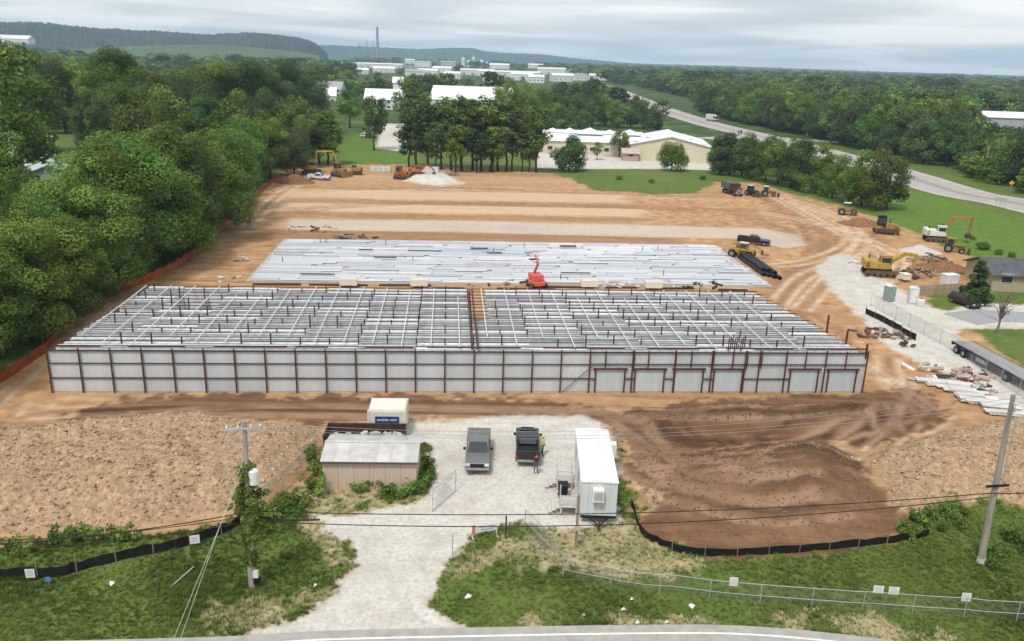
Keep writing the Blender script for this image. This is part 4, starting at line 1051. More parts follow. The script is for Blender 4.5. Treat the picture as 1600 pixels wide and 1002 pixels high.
def pickup(label, pos, rz, paint, bedcover=False, length=5.8, cat='pickup truck'):
    """nose towards local -y"""
    o = thing('pickup_truck', label, cat, pos, rz); L2 = length/2; wd = 1.92
    b = MB(); b.prism([(-L2+.05, .45), (L2-.05, .5), (L2-.05, .98), (.9, 1.02), (-1.0, 1.08), (-L2+.25, 1.0), (-L2+.05, .85)], 'x', -wd/2, wd/2)
    bevel(b.build('body', paint, o), .08, 3)
    # bed walls stand above a sunk floor
    bed = MB(); y0, y1 = 1.0, L2-.04
    for x in (-wd/2+.07, wd/2-.07): bed.box((x, (y0+y1)/2, 1.16), (.13, y1-y0, .34))
    bed.box((0, y1-.05, 1.16), (wd-.27, .09, .34)); bed.build('bed_side', paint, o)
    MB().box((0, (y0+y1)/2-.02, 1.03), (wd-.28, y1-y0-.16, .05)).build('bed_floor', BLACK, o)
    if bedcover: MB().box((0, (y0+y1)/2, 1.35), (wd-.05, y1-y0-.03, .05)).build('bed_cover', bedcover, o)
    c = MB(); prof = [(-1.15, 1.06), (-.40, 1.70), (.72, 1.74), (.98, 1.06)]
    c.prism(prof, 'x', -wd/2+.10, wd/2-.10); cab = bevel(c.build('cab', paint, o), .10, 3)
    MB().add([(-.80, -1.10, 1.14), (.80, -1.10, 1.14), (.70, -.47, 1.68), (-.70, -.47, 1.68)], [(0, 1, 2, 3)]).build('windshield', CARGL, o).location = (0, -.035, .02)
    MB().add([(-.68, .98, 1.18), (.68, .98, 1.18), (.62, .80, 1.62), (-.62, .80, 1.62)], [(0, 1, 2, 3)]).build('rear_window', CARGL, o).location = (0, .02, .02)
    for s in (-1, 1):
        x = s*(wd/2-.095)
        MB().add([(x, -.85, 1.14), (x, .78, 1.14), (x, .62, 1.62), (x, -.38, 1.62)], [(0, 1, 2, 3)]).build('side_window', CARGL, o).location = (s*.006, 0, 0)
        MB().box((s*(wd/2+.12), -.75, 1.22), (.2, .12, .2)).build('mirror', BLACK, o)
        MB().box((s*.74, -L2+.035, .86), (.36, .08, .18)).build('headlight', LAMP, o)
        MB().box((s*.86, L2-.03, .86), (.14, .06, .32)).build('tail_light', RED, o)
        for y in (-L2+.95, L2-1.15): wheel(o, s*(wd/2-.12), y)
    MB().box((0, -L2+.0, .82), (1.1, .08, .26)).build('grille', BLACK, o)
    bevel(MB().box((0, -L2-.02, .56), (wd-.04, .16, .22)).build('bumper', CHROME, o), .03); bevel(MB().box((0, L2+.02, .56), (wd-.1, .14, .2)).build('bumper', CHROME, o), .03)
    return o
def car(label, pos, rz, paint, length=4.6, h=1.6, cat='car', name='car'):
    o = thing(name, label, cat, pos, rz); L2 = length/2; wd = 1.84
    bevel(MB().prism([(-L2, .4), (L2, .4), (L2, .9), (L2-.1, 1.0), (-.9, 1.0), (-L2+.1, .85)], 'x', -wd/2, wd/2).build('body', paint, o), .08, 3)
    bevel(MB().prism([(-1.0, .98), (-.35, h), (L2-.5, h-.03), (L2-.12, .98)], 'x', -wd/2+.1, wd/2-.1).build('cab', paint, o), .08, 3)
    MB().add([(-.74, -.97, 1.06), (.74, -.97, 1.06), (.66, -.42, h-.06), (-.66, -.42, h-.06)], [(0, 1, 2, 3)]).build('windshield', CARGL, o).location = (0, -.03, .02)
    MB().add([(-.7, L2-.15, 1.06), (.7, L2-.15, 1.06), (.62, L2-.48, h-.1), (-.62, L2-.48, h-.1)], [(0, 1, 2, 3)]).build('rear_window', CARGL, o).location = (0, .03, .02)
    for s in (-1, 1):
        x = s*(wd/2-.09); MB().add([(x, -.75, 1.04), (x, L2-.35, 1.04), (x, L2-.6, h-.12), (x, -.35, h-.12)], [(0, 1, 2, 3)]).build('side_window', CARGL, o)
        MB().box((s*.7, -L2, .72), (.3, .06, .16)).build('headlight', LAMP, o); MB().box((s*.78, L2, .8), (.2, .06, .2)).build('tail_light', RED, o)
        for y in (-L2+.8, L2-.85): wheel(o, s*(wd/2-.1), y, .34, .22)
    return o
GREY = mat('grey_car_paint', (.20, .19, .185), .35, metal=.4, var=.04, spec=.5); BLK = mat('black_car_paint', (.012, .012, .014), .25, var=.1, spec=.6)
pickup('grey crew-cab pickup with covered bed parked on the gravel', (-2.4, 60.95, .06), R(1), GREY, bedcover=mat('bed_cover_grey', (.17, .165, .16), .6, var=.1))
pickup('black pickup with open empty bed parked nose to the frame building', (1.6, 62.4, .06), R(180), BLK, length=5.5)

# --- shed
def local_shed():
    o = thing('shed', 'tan metal shed with pale grey gable roof and weeds along its walls', 'shed', (-10.15, 55.1, 0), R(2.6)); w, d, e, r = 6.9, 4.1, 2.55, 3.0
    TAN = mat('tan_siding_sheet', (.52, .41, .32), .7, var=.05, scale=1.2, stretch=(3, 3, .3)); RF = mat('worn_grey_roof', (.56, .55, .53), .6, var=.16, scale=.9); TRIM = mat('brown_trim', (.12, .08, .065), .7)
    n = 6
    for k in range(n):                                # siding sheets
        x0 = -w/2+w*k/n; o2 = link('siding_panel', shared('shedside', ribbed(w/n-.012, e-.05, 4, .02), TAN), o, (x0+.006, 0, .02))
        link('siding_panel', shared('shedside', None, TAN), o, (x0+w/n-.006, d, .02), math.pi)
    for s in (-1, 1): MB().prism([(0.04, .02), (d-.04, .02), (d-.04, e-.03), (d/2, r-.06), (.04, e-.03)], 'x', s*(w/2-.03)-.025, s*(w/2-.03)+.025).build('end_wall', TAN, o)
    sl = (r-e)/(d/2); ov = .22
    for k in range(7):                               # roof sheets, each slope
        x0, x1 = -w/2-.12+(w+.24)*k/7+.004, -w/2-.12+(w+.24)*(k+1)/7-.004
        MB().prism([(-ov, e-sl*ov), (d/2, r), (d/2, r+.05), (-ov, e-sl*ov+.05)], 'x', x0, x1).build('roof_sheet', RF, o)
        MB().prism([(d+ov, e-sl*ov), (d/2, r), (d/2, r+.05), (d+ov, e-sl*ov+.05)], 'x', x0, x1).build('roof_sheet', RF, o)
    MB().box((0, d/2, r+.07), (w+.26, .22, .05)).build('ridge_cap', RF, o)
    MB().box((0, -ov-.02, e-sl*ov-.035), (w+.24, .05, .14)).build('fascia', TRIM, o)
    MB().box((0, d/2, -.04), (w-.1, d-.1, .1)).build('floor', CONC, o)
local_shed()
# --- skip, container
RUST = mat('rusty_brown_steel', (.075, .04, .035), .8, var=.25, scale=2)
def dumpster():
    o = thing('dumpster', 'long brown open skip filled with pale rubble behind the shed', 'dumpster', (-11.7, 62.1, 0), R(3)); L, w, h = 6.5, 2.35, 1.75
    MB().box((0, 0, .25), (L, w, .12)).build('floor', RUST, o)
    for s in (-1, 1):
        sd = MB().box((0, s*(w/2-.04), .95), (L, .08, h-.2)).build('side_wall', RUST, o)
        m = MB()
        for k in range(9): m.box((-L/2+.4+k*(L-.8)/8, s*(w/2+.03), .95), (.1, .07, h-.25))
        m.build('rib', RUST, sd); MB().box((0, s*(w/2), h-.05), (L+.06, .15, .1)).build('top_rail', RUST, o)
        MB().box((s*(L/2-.04), 0, .95), (.08, w-.18, h-.2)).build('end_wall', RUST, o)
        MB().box((0, s*.6, .1), (L-.2, .12, .2)).build('skid', RUST, o)
    rb = thing('rubble', 'pale broken boards and rubble heaped in the brown skip', 'rubble', (-11.7, 62.1, .9), R(3)); g = random.Random(4)
    PR = [mat('rubble_pale', (.62, .55, .48), .9), mat('rubble_grey', (.45, .43, .41), .9), mat('rubble_pink', (.55, .40, .34), .9)]
    for k in range(46):
        x, y = g.uniform(-2.9, 2.9), g.uniform(-.95, .95)
        MB().box((0, 0, 0), (g.uniform(.2, .9), g.uniform(.15, .5), g.uniform(.08, .25)), g.uniform(0, 3), g.uniform(-.4, .4), g.uniform(-.4, .4)).build('chunk', g.choice(PR), rb, (x, y, g.uniform(-.1, .35)-abs(y)*.12))
    MB().box((0, 0, -.3), (6.2, 2.1, .5)).build('fill', PR[1], rb)
dumpster()
def text_part(name, txt, size, loc, parent, material, rot=(R(90), 0, 0)):
    cu = bpy.data.curves.new(name, 'FONT'); cu.body = txt; cu.size = size; cu.align_x = 'CENTER'; cu.align_y = 'CENTER'; cu.extrude = .004
    o = bpy.data.objects.new(name, cu); COL.objects.link(o); dg = bpy.context.evaluated_depsgraph_get(); dg.update()
    me = bpy.data.meshes.new_from_object(o.evaluated_get(dg)); bpy.data.objects.remove(o); me.materials.clear(); me.materials.append(material); o = link(name, me); o.parent = parent; o.location = loc; o.rotation_euler = rot; return o
def container():
    o = thing('storage_container', 'cream storage container with a blue name board behind the skip', 'container', (-10.3, 64.4, .06), R(3)); w, d, h = 3.15, 2.75, 2.3
    bevel(MB().box((0, d/2, h/2+.08), (w, d, h-.1)).build('body', CREAMP, o), .04)
    for s in (-1, 1):
        for y in (.03, d-.03): MB().box((s*(w/2-.02), y, h/2+.08), (.14, .14, h)).build('corner_post', CREAMP, o)
    MB().box((0, d/2, h+.08), (w-.2, d-.2, .06)).build('roof', CREAMP, o)
    MB().box((0, -.06, .08), (w, .1, .16)).build('sill', mat('container_sill', (.25, .24, .23), .7), o)
    b = MB().box((.02, -.035, 1.55), (2.0, .05, .62)).build('name_board', mat('sign_blue', (.02, .045, .20), .5, var=.05), o)
    text_part('lettering', 'mobile mini', .36, (.02, -.068, 1.57), b, mat('sign_white', (.8, .82, .85), .5, var=.02))
container()
# --- office trailer
def office():
    o = thing('office_trailer', 'white office trailer with end air conditioner beside the gravel lot', 'trailer', (6.45, 51.6, 0), R(-.8)); w, d, z0, h = 2.5, 8.6, .65, 2.55
    WR = mat('white_roof_coat', (.78, .79, .80), .5, var=.07, scale=.7); WG = mat('white_siding', (.60, .63, .63), .6, var=.05, scale=1.5, stretch=(4, 4, .3))
    n = 5
    for k in range(n):
        MB().box((-w/2+w*(k+.5)/n, .02, z0+h/2), (w/n-.012, .04, h)).build('end_panel', WG, o)
        MB().box((-w/2+w*(k+.5)/n, d-.02, z0+h/2), (w/n-.012, .04, h)).build('end_panel', WG, o)
    for s in (-1, 1):
        for k in range(8): MB().box((s*(w/2-.02), .05+(d-.1)*(k+.5)/8, z0+h/2), (.04, (d-.1)/8-.012, h)).build('side_panel', WG, o)
    r = MB(); r.prism([(-w/2-.05, z0+h), (w/2+.05, z0+h), (w/2+.05, z0+h+.05), (0, z0+h+.17), (-w/2-.05, z0+h+.05)], 'y', -.06, d+.06); rf = r.build('roof', WR, o)
    for y in (d*.72,): MB().lathe([(.42, 0), (.34, .12), (.05, .2)], (.1, y, z0+h+.15), 14).build('roof_vent', WR, rf)
    MB().box((.55, d*.55, z0+h+.18), (.5, .5, .12)).build('roof_hatch', WR, rf)
    ac = bevel(MB().box((-.1, -.25, z0+1.75), (.78, .5, .95)).build('air_conditioner', WHITEP, o), .03); MB().box((-.1, -.51, z0+1.75), (.62, .03, .6)).build('grille', WALLG, ac)
    MB().box((0, -.02, z0-.1), (w, .08, .18)).build('end_beam', BLACK, o)
    ch = MB()
    for s in (-.6, .6): ch.box((s, d/2, z0-.12), (.12, d-.1, .22))
    ch.build('chassis', BLACK, o)
    hb = MB(); hb.path([(-.7, 0, .5), (0, -1.15, .48)], .06, 5); hb.path([(.7, 0, .5), (0, -1.15, .48)], .06, 5); hb.tube((0, -1.0, .0), (0, -1.0, .7), .05); hb.build('hitch', BLACK, o)
    for s in (-1, 1):
        for y in (d*.5, d*.62): wheel(o, s*.95, y, .36, .22)
    for y, ww in ((1.6, .7), (5.0, .7)):
        MB().box((-w/2-.012, y, z0+1.05), (.03, .9, 2.0)).build('door', WHITEP, o)
    for y in (3.2, 6.8): f = MB().box((-w/2-.012, y, z0+1.5), (.03, 1.0, .9)).build('window', WALLG, o); MB().box((-w/2-.03, y, z0+1.5), (.02, .86, .76)).build('pane', GLASS, f)
    MB().box((w/2+.32, d*.86, z0+1.7), (.6, .7, .75)).build('side_unit', WHITEP, o)
office()
def landing(label, pos, w, d, h):
    o = thing('entry_steps', label, 'steps', pos, R(-.8)); PAL = mat('pale_planks', (.55, .53, .49), .8, var=.1)
    n = 6
    for k in range(n): MB().box((0, -d/2+d*(k+.5)/n, h-.02), (w, d/n-.015, .04)).build('plank', PAL, o)
    for sx_ in (-1, 1):
        for sy_ in (-1, 1): MB().box((sx_*(w/2-.05), sy_*(d/2-.05), (h+.9)/2), (.09, .09, h+.9)).build('post', PAL, o)
    for z in (h+.45, h+.88): MB().box((0, -d/2+.02, z), (w-.2, .04, .08)).build('rail', PAL, o)
    for k in range(3): MB().box((-w/2-.15-.28*k, 0, h*(.72-.25*k)), (.28, d*.8, .04)).build('step', PAL, o)
landing('pale wooden landing at the far door of the office trailer', (4.35, 56.9, 0), 1.2, 1.5, .7)
landing('pale wooden landing at the near door of the office trailer, by the black bin', (4.45, 53.3, 0), 1.2, 1.6, .7)
def bin_():
    p = P(879, 777); o = thing('wheeled_bin', 'black wheeled rubbish bin at the foot of the trailer steps', 'bin', (p.x, p.y, .02)); bevel(MB().box((0, 0, .55), (.62, .72, .95), taper=1.12).build('body', BLACK, o), .04)
    bevel(MB().box((0, 0, 1.07), (.76, .86, .09)).build('lid', BLACK, o), .03)
    for s in (-1, 1): MB().tube((s*.28, .3, .1), (s*.36, .3, .1), .1, n=10).build('wheel', RUBBER, o)
bin_()
# --- people
def person(label, pos, rz, shirt, legs, skin, hair, pose=0, hat=None, vest=None):
    o = thing('person', label, 'person', pos, rz)
    V, E_, Rr = [], [], []
    def v(x, y, z, r): V.append((x, y, z)); Rr.append(r); return len(V)-1
    def chain(a, pts):
        for q in pts: b = v(*q); E_.append((a, b)); a = b
        return a
    pel = v(0, 0, .95, .145); sp = chain(pel, [(0, .01, 1.10, .135), (0, .01, 1.28, .155), (0, .0, 1.42, .12)]); nk_ = chain(sp, [(0, -.01, 1.50, .058), (0, -.02, 1.56, .062), (0, -.03, 1.66, .098), (0, -.02, 1.74, .075)])
    hands = []
    for s in (-1, 1):
        f = .05*s if pose == 0 else .12*s
        chain(pel, [(s*.09, 0, .90, .10), (s*.11, f*.5-.02, .50, .065), (s*.12, f+.03, .10, .045), (s*.125, f-.10, .05, .04), (s*.13, f-.17, .04, .032)])
        if pose == 0: arm = [(s*.19, 0, 1.40, .062), (s*.25, .04, 1.14, .046), (s*.20, -.14, .97, .036)]
        else: arm = [(s*.19, 0, 1.40, .062), (s*.26, .05, 1.14, .046), (s*.24, -.05, .92, .036)]
        h_ = chain(sp, arm); hands.append((s, V[h_]))
    me = bpy.data.meshes.new('body'); me.from_pydata(V, E_, []); b = bpy.data.objects.new('body', me); COL.objects.link(b)
    md = b.modifiers.new('skin', 'SKIN'); md.use_smooth_shade = True
    for i, q in enumerate(me.skin_vertices[0].data): q.radius = (Rr[i], Rr[i]*(.72 if i < 4 else 1)); q.use_root = (i == 0)
    b.modifiers.new('sub', 'SUBSURF').levels = 2; b.modifiers['sub'].render_levels = 2
    dg = bpy.context.evaluated_depsgraph_get(); dg.update(); ev = bpy.data.meshes.new_from_object(b.evaluated_get(dg)); bpy.data.objects.remove(b)
    import bmesh as _b
    bm = _b.new(); bm.from_mesh(ev)
    for s, h_ in hands:                                  # palm and five fingers
        hp = Vector(h_); dn = Vector((0, -.5, -.85)).normalized()
        mb = MB(); mb.box(hp+dn*.05, (.035, .085, .10), rx=.5)
        for k in range(4): a0 = hp+dn*.09+Vector((0, -.03+.022*k, .0)); mb.path([a0, a0+dn*(.04-.004*abs(k-1)), a0+dn*(.06)+Vector((-s*.02, 0, -.01))], [.011, .010, .008], 5)
        a0 = hp+dn*.04+Vector((0, -.045, 0)); mb.path([a0, a0+Vector((-s*.01, -.03, -.03)), a0+Vector((-s*.02, -.035, -.06))], [.012, .011, .009], 5)
        t = mb.mesh('hand', skin); t2 = _b.new(); t2.from_mesh(t); t2.to_mesh(t); bm.from_mesh(t); t2.free()
    bm.to_mesh(ev); bm.free(); ev.name = 'body'
    ev.materials.clear()
    for q in (skin, shirt, legs, BLACK): ev.materials.append(q)
    for p_ in ev.polygons:
        c = p_.center; a_ = abs(c.x)
        p_.material_index = 0 if c.z > 1.475 or (a_ > .17 and c.z < 1.08 and c.z > .6) else (1 if c.z > .97 or a_ > .2 else (2 if c.z > .10 else 3)); p_.use_smooth = True
    link('body', ev, o)
    hd = Vector((0, -.025, 1.665))
    MB().lathe([(.01, .115), (.07, .10), (.105, .05), (.112, 0), (.10, -.05)], hd+Vector((0, .018, .02)), 12).build('hair', hair, o)
    for s in (-1, 1): MB().lathe([(.001, -.012), (.012, 0), (.001, .012)], hd+Vector((s*.036, -.098, .01)), 6).build('eye', BLACK, o); MB().box(hd+Vector((s*.102, .0, -.01)), (.02, .04, .06)).build('ear', skin, o)
    MB().box(hd+Vector((0, -.105, -.02)), (.026, .04, .045), taper=.5).build('nose', skin, o); MB().box(hd+Vector((0, -.094, -.062)), (.05, .015, .012)).build('mouth', mat('lips', (.32, .12, .10), .6), o)
    if hat: MB().lathe([(.165, 0), (.13, .02), (.125, .07), (.08, .125), (.01, .14)], hd+Vector((0, -.01, .045)), 14).build('hard_hat', hat, o)
    if vest:
        m = MB(); m.smooth = True; prof = [(.20, .98), (.205, 1.1), (.225, 1.28), (.20, 1.42), (.14, 1.47)]
        n = 14; vs = []
        for r_, z in prof:
            for k in range(n): w_ = 6.283*k/n; vs.append((r_*1.0*math.cos(w_), .01+r_*.72*math.sin(w_), z))
        m.add(vs, [(i*n+k, i*n+(k+1) % n, (i+1)*n+(k+1) % n, (i+1)*n+k) for i in range(len(prof)-1) for k in range(n)]); m.build('vest', vest, o)
    return o
SKIN = mat('skin', (.50, .30, .22), .6, var=.05); JEANS = mat('blue_jeans', (.10, .13, .19), .9); DSH = mat('dark_red_shirt', (.085, .035, .035), .9); HAIR = mat('brown_hair', (.05, .03, .02), .8)
p = P(837, 742); person('person in dark red shirt and blue jeans standing behind the black pickup', (p.x, p.y, .08), R(150), DSH, JEANS, SKIN, HAIR)
p = P(847, 713); person('person in yellow safety vest and hard hat beside the black pickup', (p.x, p.y, .08), R(60), mat('grey_shirt', (.45, .43, .38), .9), mat('dark_trousers', (.03, .032, .04), .9), SKIN, HAIR, 1, mat('hat_yellow', (.65, .55, .12), .5), mat('vest_yellow', (.62, .60, .12), .8))

# --- fences
def post_line(line, step):
    pts = [(line[0], (line[1]-line[0]).normalized())]+along(line, step); return pts
def g_on(p, dz=0): return Vector((p.x, p.y, hz(p.x, p.y)+dz))
def silt_fence(label, px, mtl, h=.75, step=2.2, name='silt_fence', cat='fence', stakes=WOOD, wave=.05):
    line = smooth_line([G(*q) for q in px], 6); o = thing(name, label, cat, line[0]); b = line[0]; m = MB(); vs = []
    g = random.Random(len(px)); fine = []
    for a, c in zip(line[:-1], line[1:]):
        n = max(1, int((c-a).length/.5)); fine += [a.lerp(c, k/n) for k in range(n)]
    fine.append(line[-1])
    for p in fine:
        z = hz(p.x, p.y)-.05; x, y = p.x+g.uniform(-wave, wave)-b.x, p.y+g.uniform(-wave, wave)-b.y; hh = h*g.uniform(.86, 1.04)
        vs += [(x, y-.012, z-b.z), (x, y-.012, z+hh-b.z), (x, y+.012, z+hh-b.z), (x, y+.012, z-b.z)]
    n = len(fine); fs = []
    for i in range(n-1):
        for k in range(4): fs.append((4*i+k, 4*i+(k+1) % 4, 4*i+4+(k+1) % 4, 4*i+4+k))
    m.add(vs, fs); m.build('fabric', mtl, o)
    for p, d in post_line(line, step):
        q = g_on(p)-b; MB().box((0, 0, (h+.2)/2), (.05, .05, h+.25), ry=g.uniform(-.06, .06)).build('stake', stakes, o, (q.x, q.y-.05, q.z))
    return o
BLKF = mat('black_geotextile', (.012, .012, .013), .85, var=.3, scale=2); ORF = mat('orange_mesh', (.40, .085, .028), .85, var=.25, scale=1.2)
silt_fence('black silt fence curving below the long tan spoil heap', [(-60, 908), (30, 903), (90, 901), (140, 888), (200, 873), (260, 861), (300, 851), (350, 833), (375, 820)], BLKF, .8)
silt_fence('black silt fence curving round the dark soil mound', [(986, 790), (1004, 836), (1040, 856), (1090, 868), (1200, 866), (1300, 858), (1398, 848), (1450, 838)], BLKF, .65)
silt_fence('sagging orange safety fence along the wood edge', [(-60, 640), (0, 600), (45, 570), (75, 546), (97, 515), (128, 484), (178, 458), (232, 441), (300, 402), (330, 372), (365, 338), (410, 300), (440, 276)], ORF, 1.15, 3.0, name='safety_fence', wave=.15)
silt_fence('low black screen beside the access road gravel', [(1352, 490), (1385, 507), (1430, 533)], BLKF, .9, 2.0)
LINKM = mat('wire_mesh', (.32, .34, .34), .6, metal=.3, var=.1)
def chain_link(label, line, h=1.4, step=3.0, rails=(1.0, .5), pitch=.2, wire=.0045, name='chain_link_fence', group=None, mesh_h=None):
    o = thing(name, label, 'fence', line[0], 0, group); b = line[0]
    for p, d in post_line(line, step): q = g_on(p)-b; MB().tube((0, 0, -.2), (0, 0, h), .03, n=6).build('post', STEELF, o, q)
    for r in rails: MB().path([g_on(p, h*r)-b for p in line], .022, 5).build('rail', STEELF, o)
    m = MB()
    def strip(a, c):
        u = (c-a).normalized(); s = Vector((0, 0, 1)).cross(u)
        n = Vector((u.x*0-u.z*0, 0, 0)); side = u.cross(Vector((-u.y, u.x, 0)) if abs(u.z) < .99 else Vector((1, 0, 0))).normalized()*wire
        m.add([a-side, a+side, c+side, c-side], [(0, 1, 2, 3)])
    L = [0]
    for a, c in zip(line[:-1], line[1:]): L.append(L[-1]+(c-a).length)
    def at(u, z):
        u = min(max(u, 0), L[-1]); i = max(k for k in range(len(L)) if L[k] <= u+1e-6); i = min(i, len(line)-2); f = (u-L[i])/max(L[i+1]-L[i], 1e-6)
        p = line[i].lerp(line[i+1], min(f, 1)); return Vector((p.x-b.x, p.y-b.y, 0))+Vector((0, 0, ZG(i, f)-b.z+z))
    zg = [hz(p.x, p.y) for p in line]
    def ZG(i, f): return zg[i]*(1-f)+zg[i+1]*f
    u = -h
    while u < L[-1]:
        for s in (1, -1):
            u0, u1 = (u, u+h) if s == 1 else (u+h, u)
            if 0 <= min(u0, u1) and max(u0, u1) <= L[-1]: strip(at(u0, .03), at(u1, h))
        u += pitch
    mo = m.build('wire_mesh', LINKM, o); return o
cl_line = smooth_line([G(x, y) for x, y in [(880, 902), (960, 918), (1000, 925), (1145, 940), (1300, 952), (1450, 962), (1600, 972), (1800, 986)]], 5)
chain_link('chain-link fence with white notices along the roadside grass', cl_line, 1.35, 3.0, (1.0, .42))
def notice(label, px, py, w, h, line_dir, zc, group=None):
    p = P(px, py, zc); o = thing('fence_notice', label, 'sign', (p.x, p.y-.08, p.z-h/2), line_dir, group)
    bevel(MB().box((0, 0, h/2), (w, .02, h)).build('board', WHITEP, o), .005)
    INK = mat('faded_print', (.42, .42, .42), .8)
    for k in range(4): MB().box((0, -.013, h*(.8-.17*k)), (w*(.7-.1*(k % 2)), .004, h*.05)).build('print_line', INK, o)
notice('white notice alone on the chain-link fence', 1146, 908, .5, .62, R(-3), 1.12)
notice('white notice of the pair on the chain-link fence, nearer the driveway', 1372, 920, .62, .52, R(-3), 1.08)
notice('white notice of the pair on the chain-link fence, nearer the wooden pole', 1396, 922, .62, .52, R(-3), 1.08)
notice('white notice on the chain-link fence below the wooden pole', 1509, 932, .55, .58, R(-3), 1.05)
notice('white notice on the black silt fence at its low bend', 48, 895, .55, .6, R(8), .6); notice('white notice on the black silt fence near the vine-covered pole', 305, 842, .6, .62, R(18), .6)
cl2 = smooth_line([G(x, y) for x, y in [(375, 818), (420, 790), (450, 762), (478, 735), (500, 705)]], 5)
chain_link('chain-link fence running from the vine-covered pole to the shed', cl2, 1.8, 2.4, (1.0, .05), .14, .008)
def gate(label, px0, px1, h=1.8):
    a, c = G(*px0), G(*px1); line = [a.lerp(c, k/6) for k in range(7)]
    o = chain_link(label, line, h, (c-a).length-.01, (1.0, .5, .06), .13, .009, 'site_gate'); o['category'] = 'gate'
gate('open chain-link gate leaf beside the shed weeds', (676, 800), (712, 768)); gate('open chain-link gate leaf beside the straw patch', (820, 832), (866, 878))
cl3 = smooth_line([G(x, y) for x, y in [(866, 880), (872, 893), (882, 903)]], 3); chain_link('short chain-link return by the straw patch', cl3, 1.5, 1.5, (1.0,), .14)
cl4 = smooth_line([G(x, y) for x, y in [(1360, 478), (1420, 512), (1500, 556), (1560, 598), (1640, 650)]], 5)
chain_link('chain-link fence between the access road and the white sheet bundles', cl4, 1.8, 3.2, (1.0,), .22, .008)

# --- barricade, posts
def barricade():
    p = G(757, 838); o = thing('barricade', 'white banner barricade with an orange end at the gate', 'barricade', p, R(16)); OR = mat('orange_plastic', (.62, .20, .10), .6)
    for x in (-.85, .85): MB().box((x, 0, .5), (.06, .06, 1.0)).box((x, 0, .03), (.08, .7, .06)).build('leg', WHITEP, o)
    b = MB().box((.1, -.05, .68), (1.55, .03, .5)).build('banner', WHITEP, o); MB().box((-.78, -.05, .62), (.22, .04, .7)).build('orange_panel', OR, o)
    for k in range(2): MB().box((.15, -.068, .78-.2*k), (1.1-.2*k, .005, .07)).build('print_line', mat('blue_print', (.25, .32, .45), .7), b)
barricade()
p = G(790, 843); o = thing('gate_post', 'dark steel gate post at the driveway edge', 'post', p); MB().tube((0, 0, -.2), (0, 0, 1.75), .055, n=8).build('shaft', OXIDE2, o); MB().lathe([(.07, 0), (.03, .06)], (0, 0, 1.75), 8).build('cap', OXIDE2, o)
p = G(899, 857); o = thing('service_post', 'thin timber service post in the grass before the trailer', 'post', p); MB().box((0, 0, 1.95), (.12, .12, 4.1)).build('shaft', WOOD, o); MB().box((0, -.1, 1.6), (.3, .15, .4)).build('meter_box', WALLG, o); MB().tube((.1, 0, .2), (.1, 0, 4.2), .025, n=6).build('conduit', STEELF, o)
p = G(707, 868); o = thing('gate_post', 'thin grey gate post on the pale driveway', 'post', p); MB().tube((0, 0, -.2), (0, 0, 1.6), .035, n=8).build('shaft', STEELF, o); MB().lathe([(.05, 0), (.02, .05)], (0, 0, 1.6), 8).build('cap', STEELF, o)

# --- utility poles and cables
def sag_line(a, b, sag, n=24): return [a.lerp(b, k/n)-Vector((0, 0, sag*4*(k/n)*(1-k/n))) for k in range(n+1)]
pr = P(1532, 880); prz = hz(pr.x, pr.y); rb_, rt_ = Vector((pr.x, pr.y, prz-.3)), Vector((31.15, 48.0, 12.1))
o = thing('utility_pole', 'leaning grey wooden utility pole standing in the roadside grass', 'utility pole', (pr.x, pr.y, prz)); bo = Vector((pr.x, pr.y, prz))
MB().path([rb_-bo, rb_.lerp(rt_, .5)-bo, rt_-bo], [.24, .19, .14], 12).build('shaft', WOODP, o); MB().tube((0, 0, -.1), (0, 0, .45), .29, .27, 12).build('concrete_collar', CONC, o)
q = rb_.lerp(rt_, .955)-bo; MB().box(q+Vector((0, -.18, 0)), (2.6, .1, .13), rz=R(62)).build('cross_arm', WOODP, o)
for s in (-1.1, -.4, .4, 1.1): MB().lathe([(.05, 0), (.07, .08), (.03, .2)], q+Vector((s*math.cos(R(62)), -.18+s*math.sin(R(62)), .06)), 8).build('insulator', WALLG, o)
q2 = rb_.lerp(rt_, .50)-bo; MB().box(q2+Vector((0, -.22, 0)), (1.6, .12, .14), rz=R(10)).build('cable_bracket', BLACK, o); MB().tube(q2+Vector((.2, -.25, .1)), q2+Vector((.2, -.25, 4.6)), .035, n=6).build('conduit', STEELF, o)
pl = P(395, 918); plz = hz(pl.x, pl.y); lo = Vector((pl.x, pl.y, plz))
o = thing('utility_pole', 'vine-covered utility pole with a white transformer drum', 'utility pole', lo)
MB().path([(0, 0, -.3), (.1, 0, 5.5), (.22, 0, 11.0-plz)], [.2, .16, .12], 12).build('shaft', WOODP, o)
MB().lathe([(.26, 0), (.29, .05), (.29, .85), (.2, .95)], (.55, -.05, 7.0), 14).build('transformer', WHITEP, o); MB().box((.3, -.02, 7.5), (.3, .1, .1)).build('bracket', STEELF, o)
MB().box((.2, -.15, 10.5), (2.0, .1, .12), rz=R(10)).build('cross_arm', WALLG, o)
for s in (-.9, -.3, .4, .9): MB().lathe([(.05, 0), (.08, .1), (.03, .22)], (.2+s, -.15+s*.17, 10.56), 8).build('insulator', WHITEP, o)
MB().path([(.2, 0, 10.6), (-.8, -.1, 9.9), (-1.0, 0, 9.1)], .05, 5).build('switch_arm', WALLG, o)
MB().box((.28, -.12, 1.0), (.3, .22, .45)).build('meter', WHITEP, o); MB().box((.34, -.12, .55), (.35, .3, .45)).build('meter_base', BLACK, o); MB().tube((-.17, -.05, 0), (-.17, -.05, 2.2), .05, n=6).build('conduit', STEELF, o)
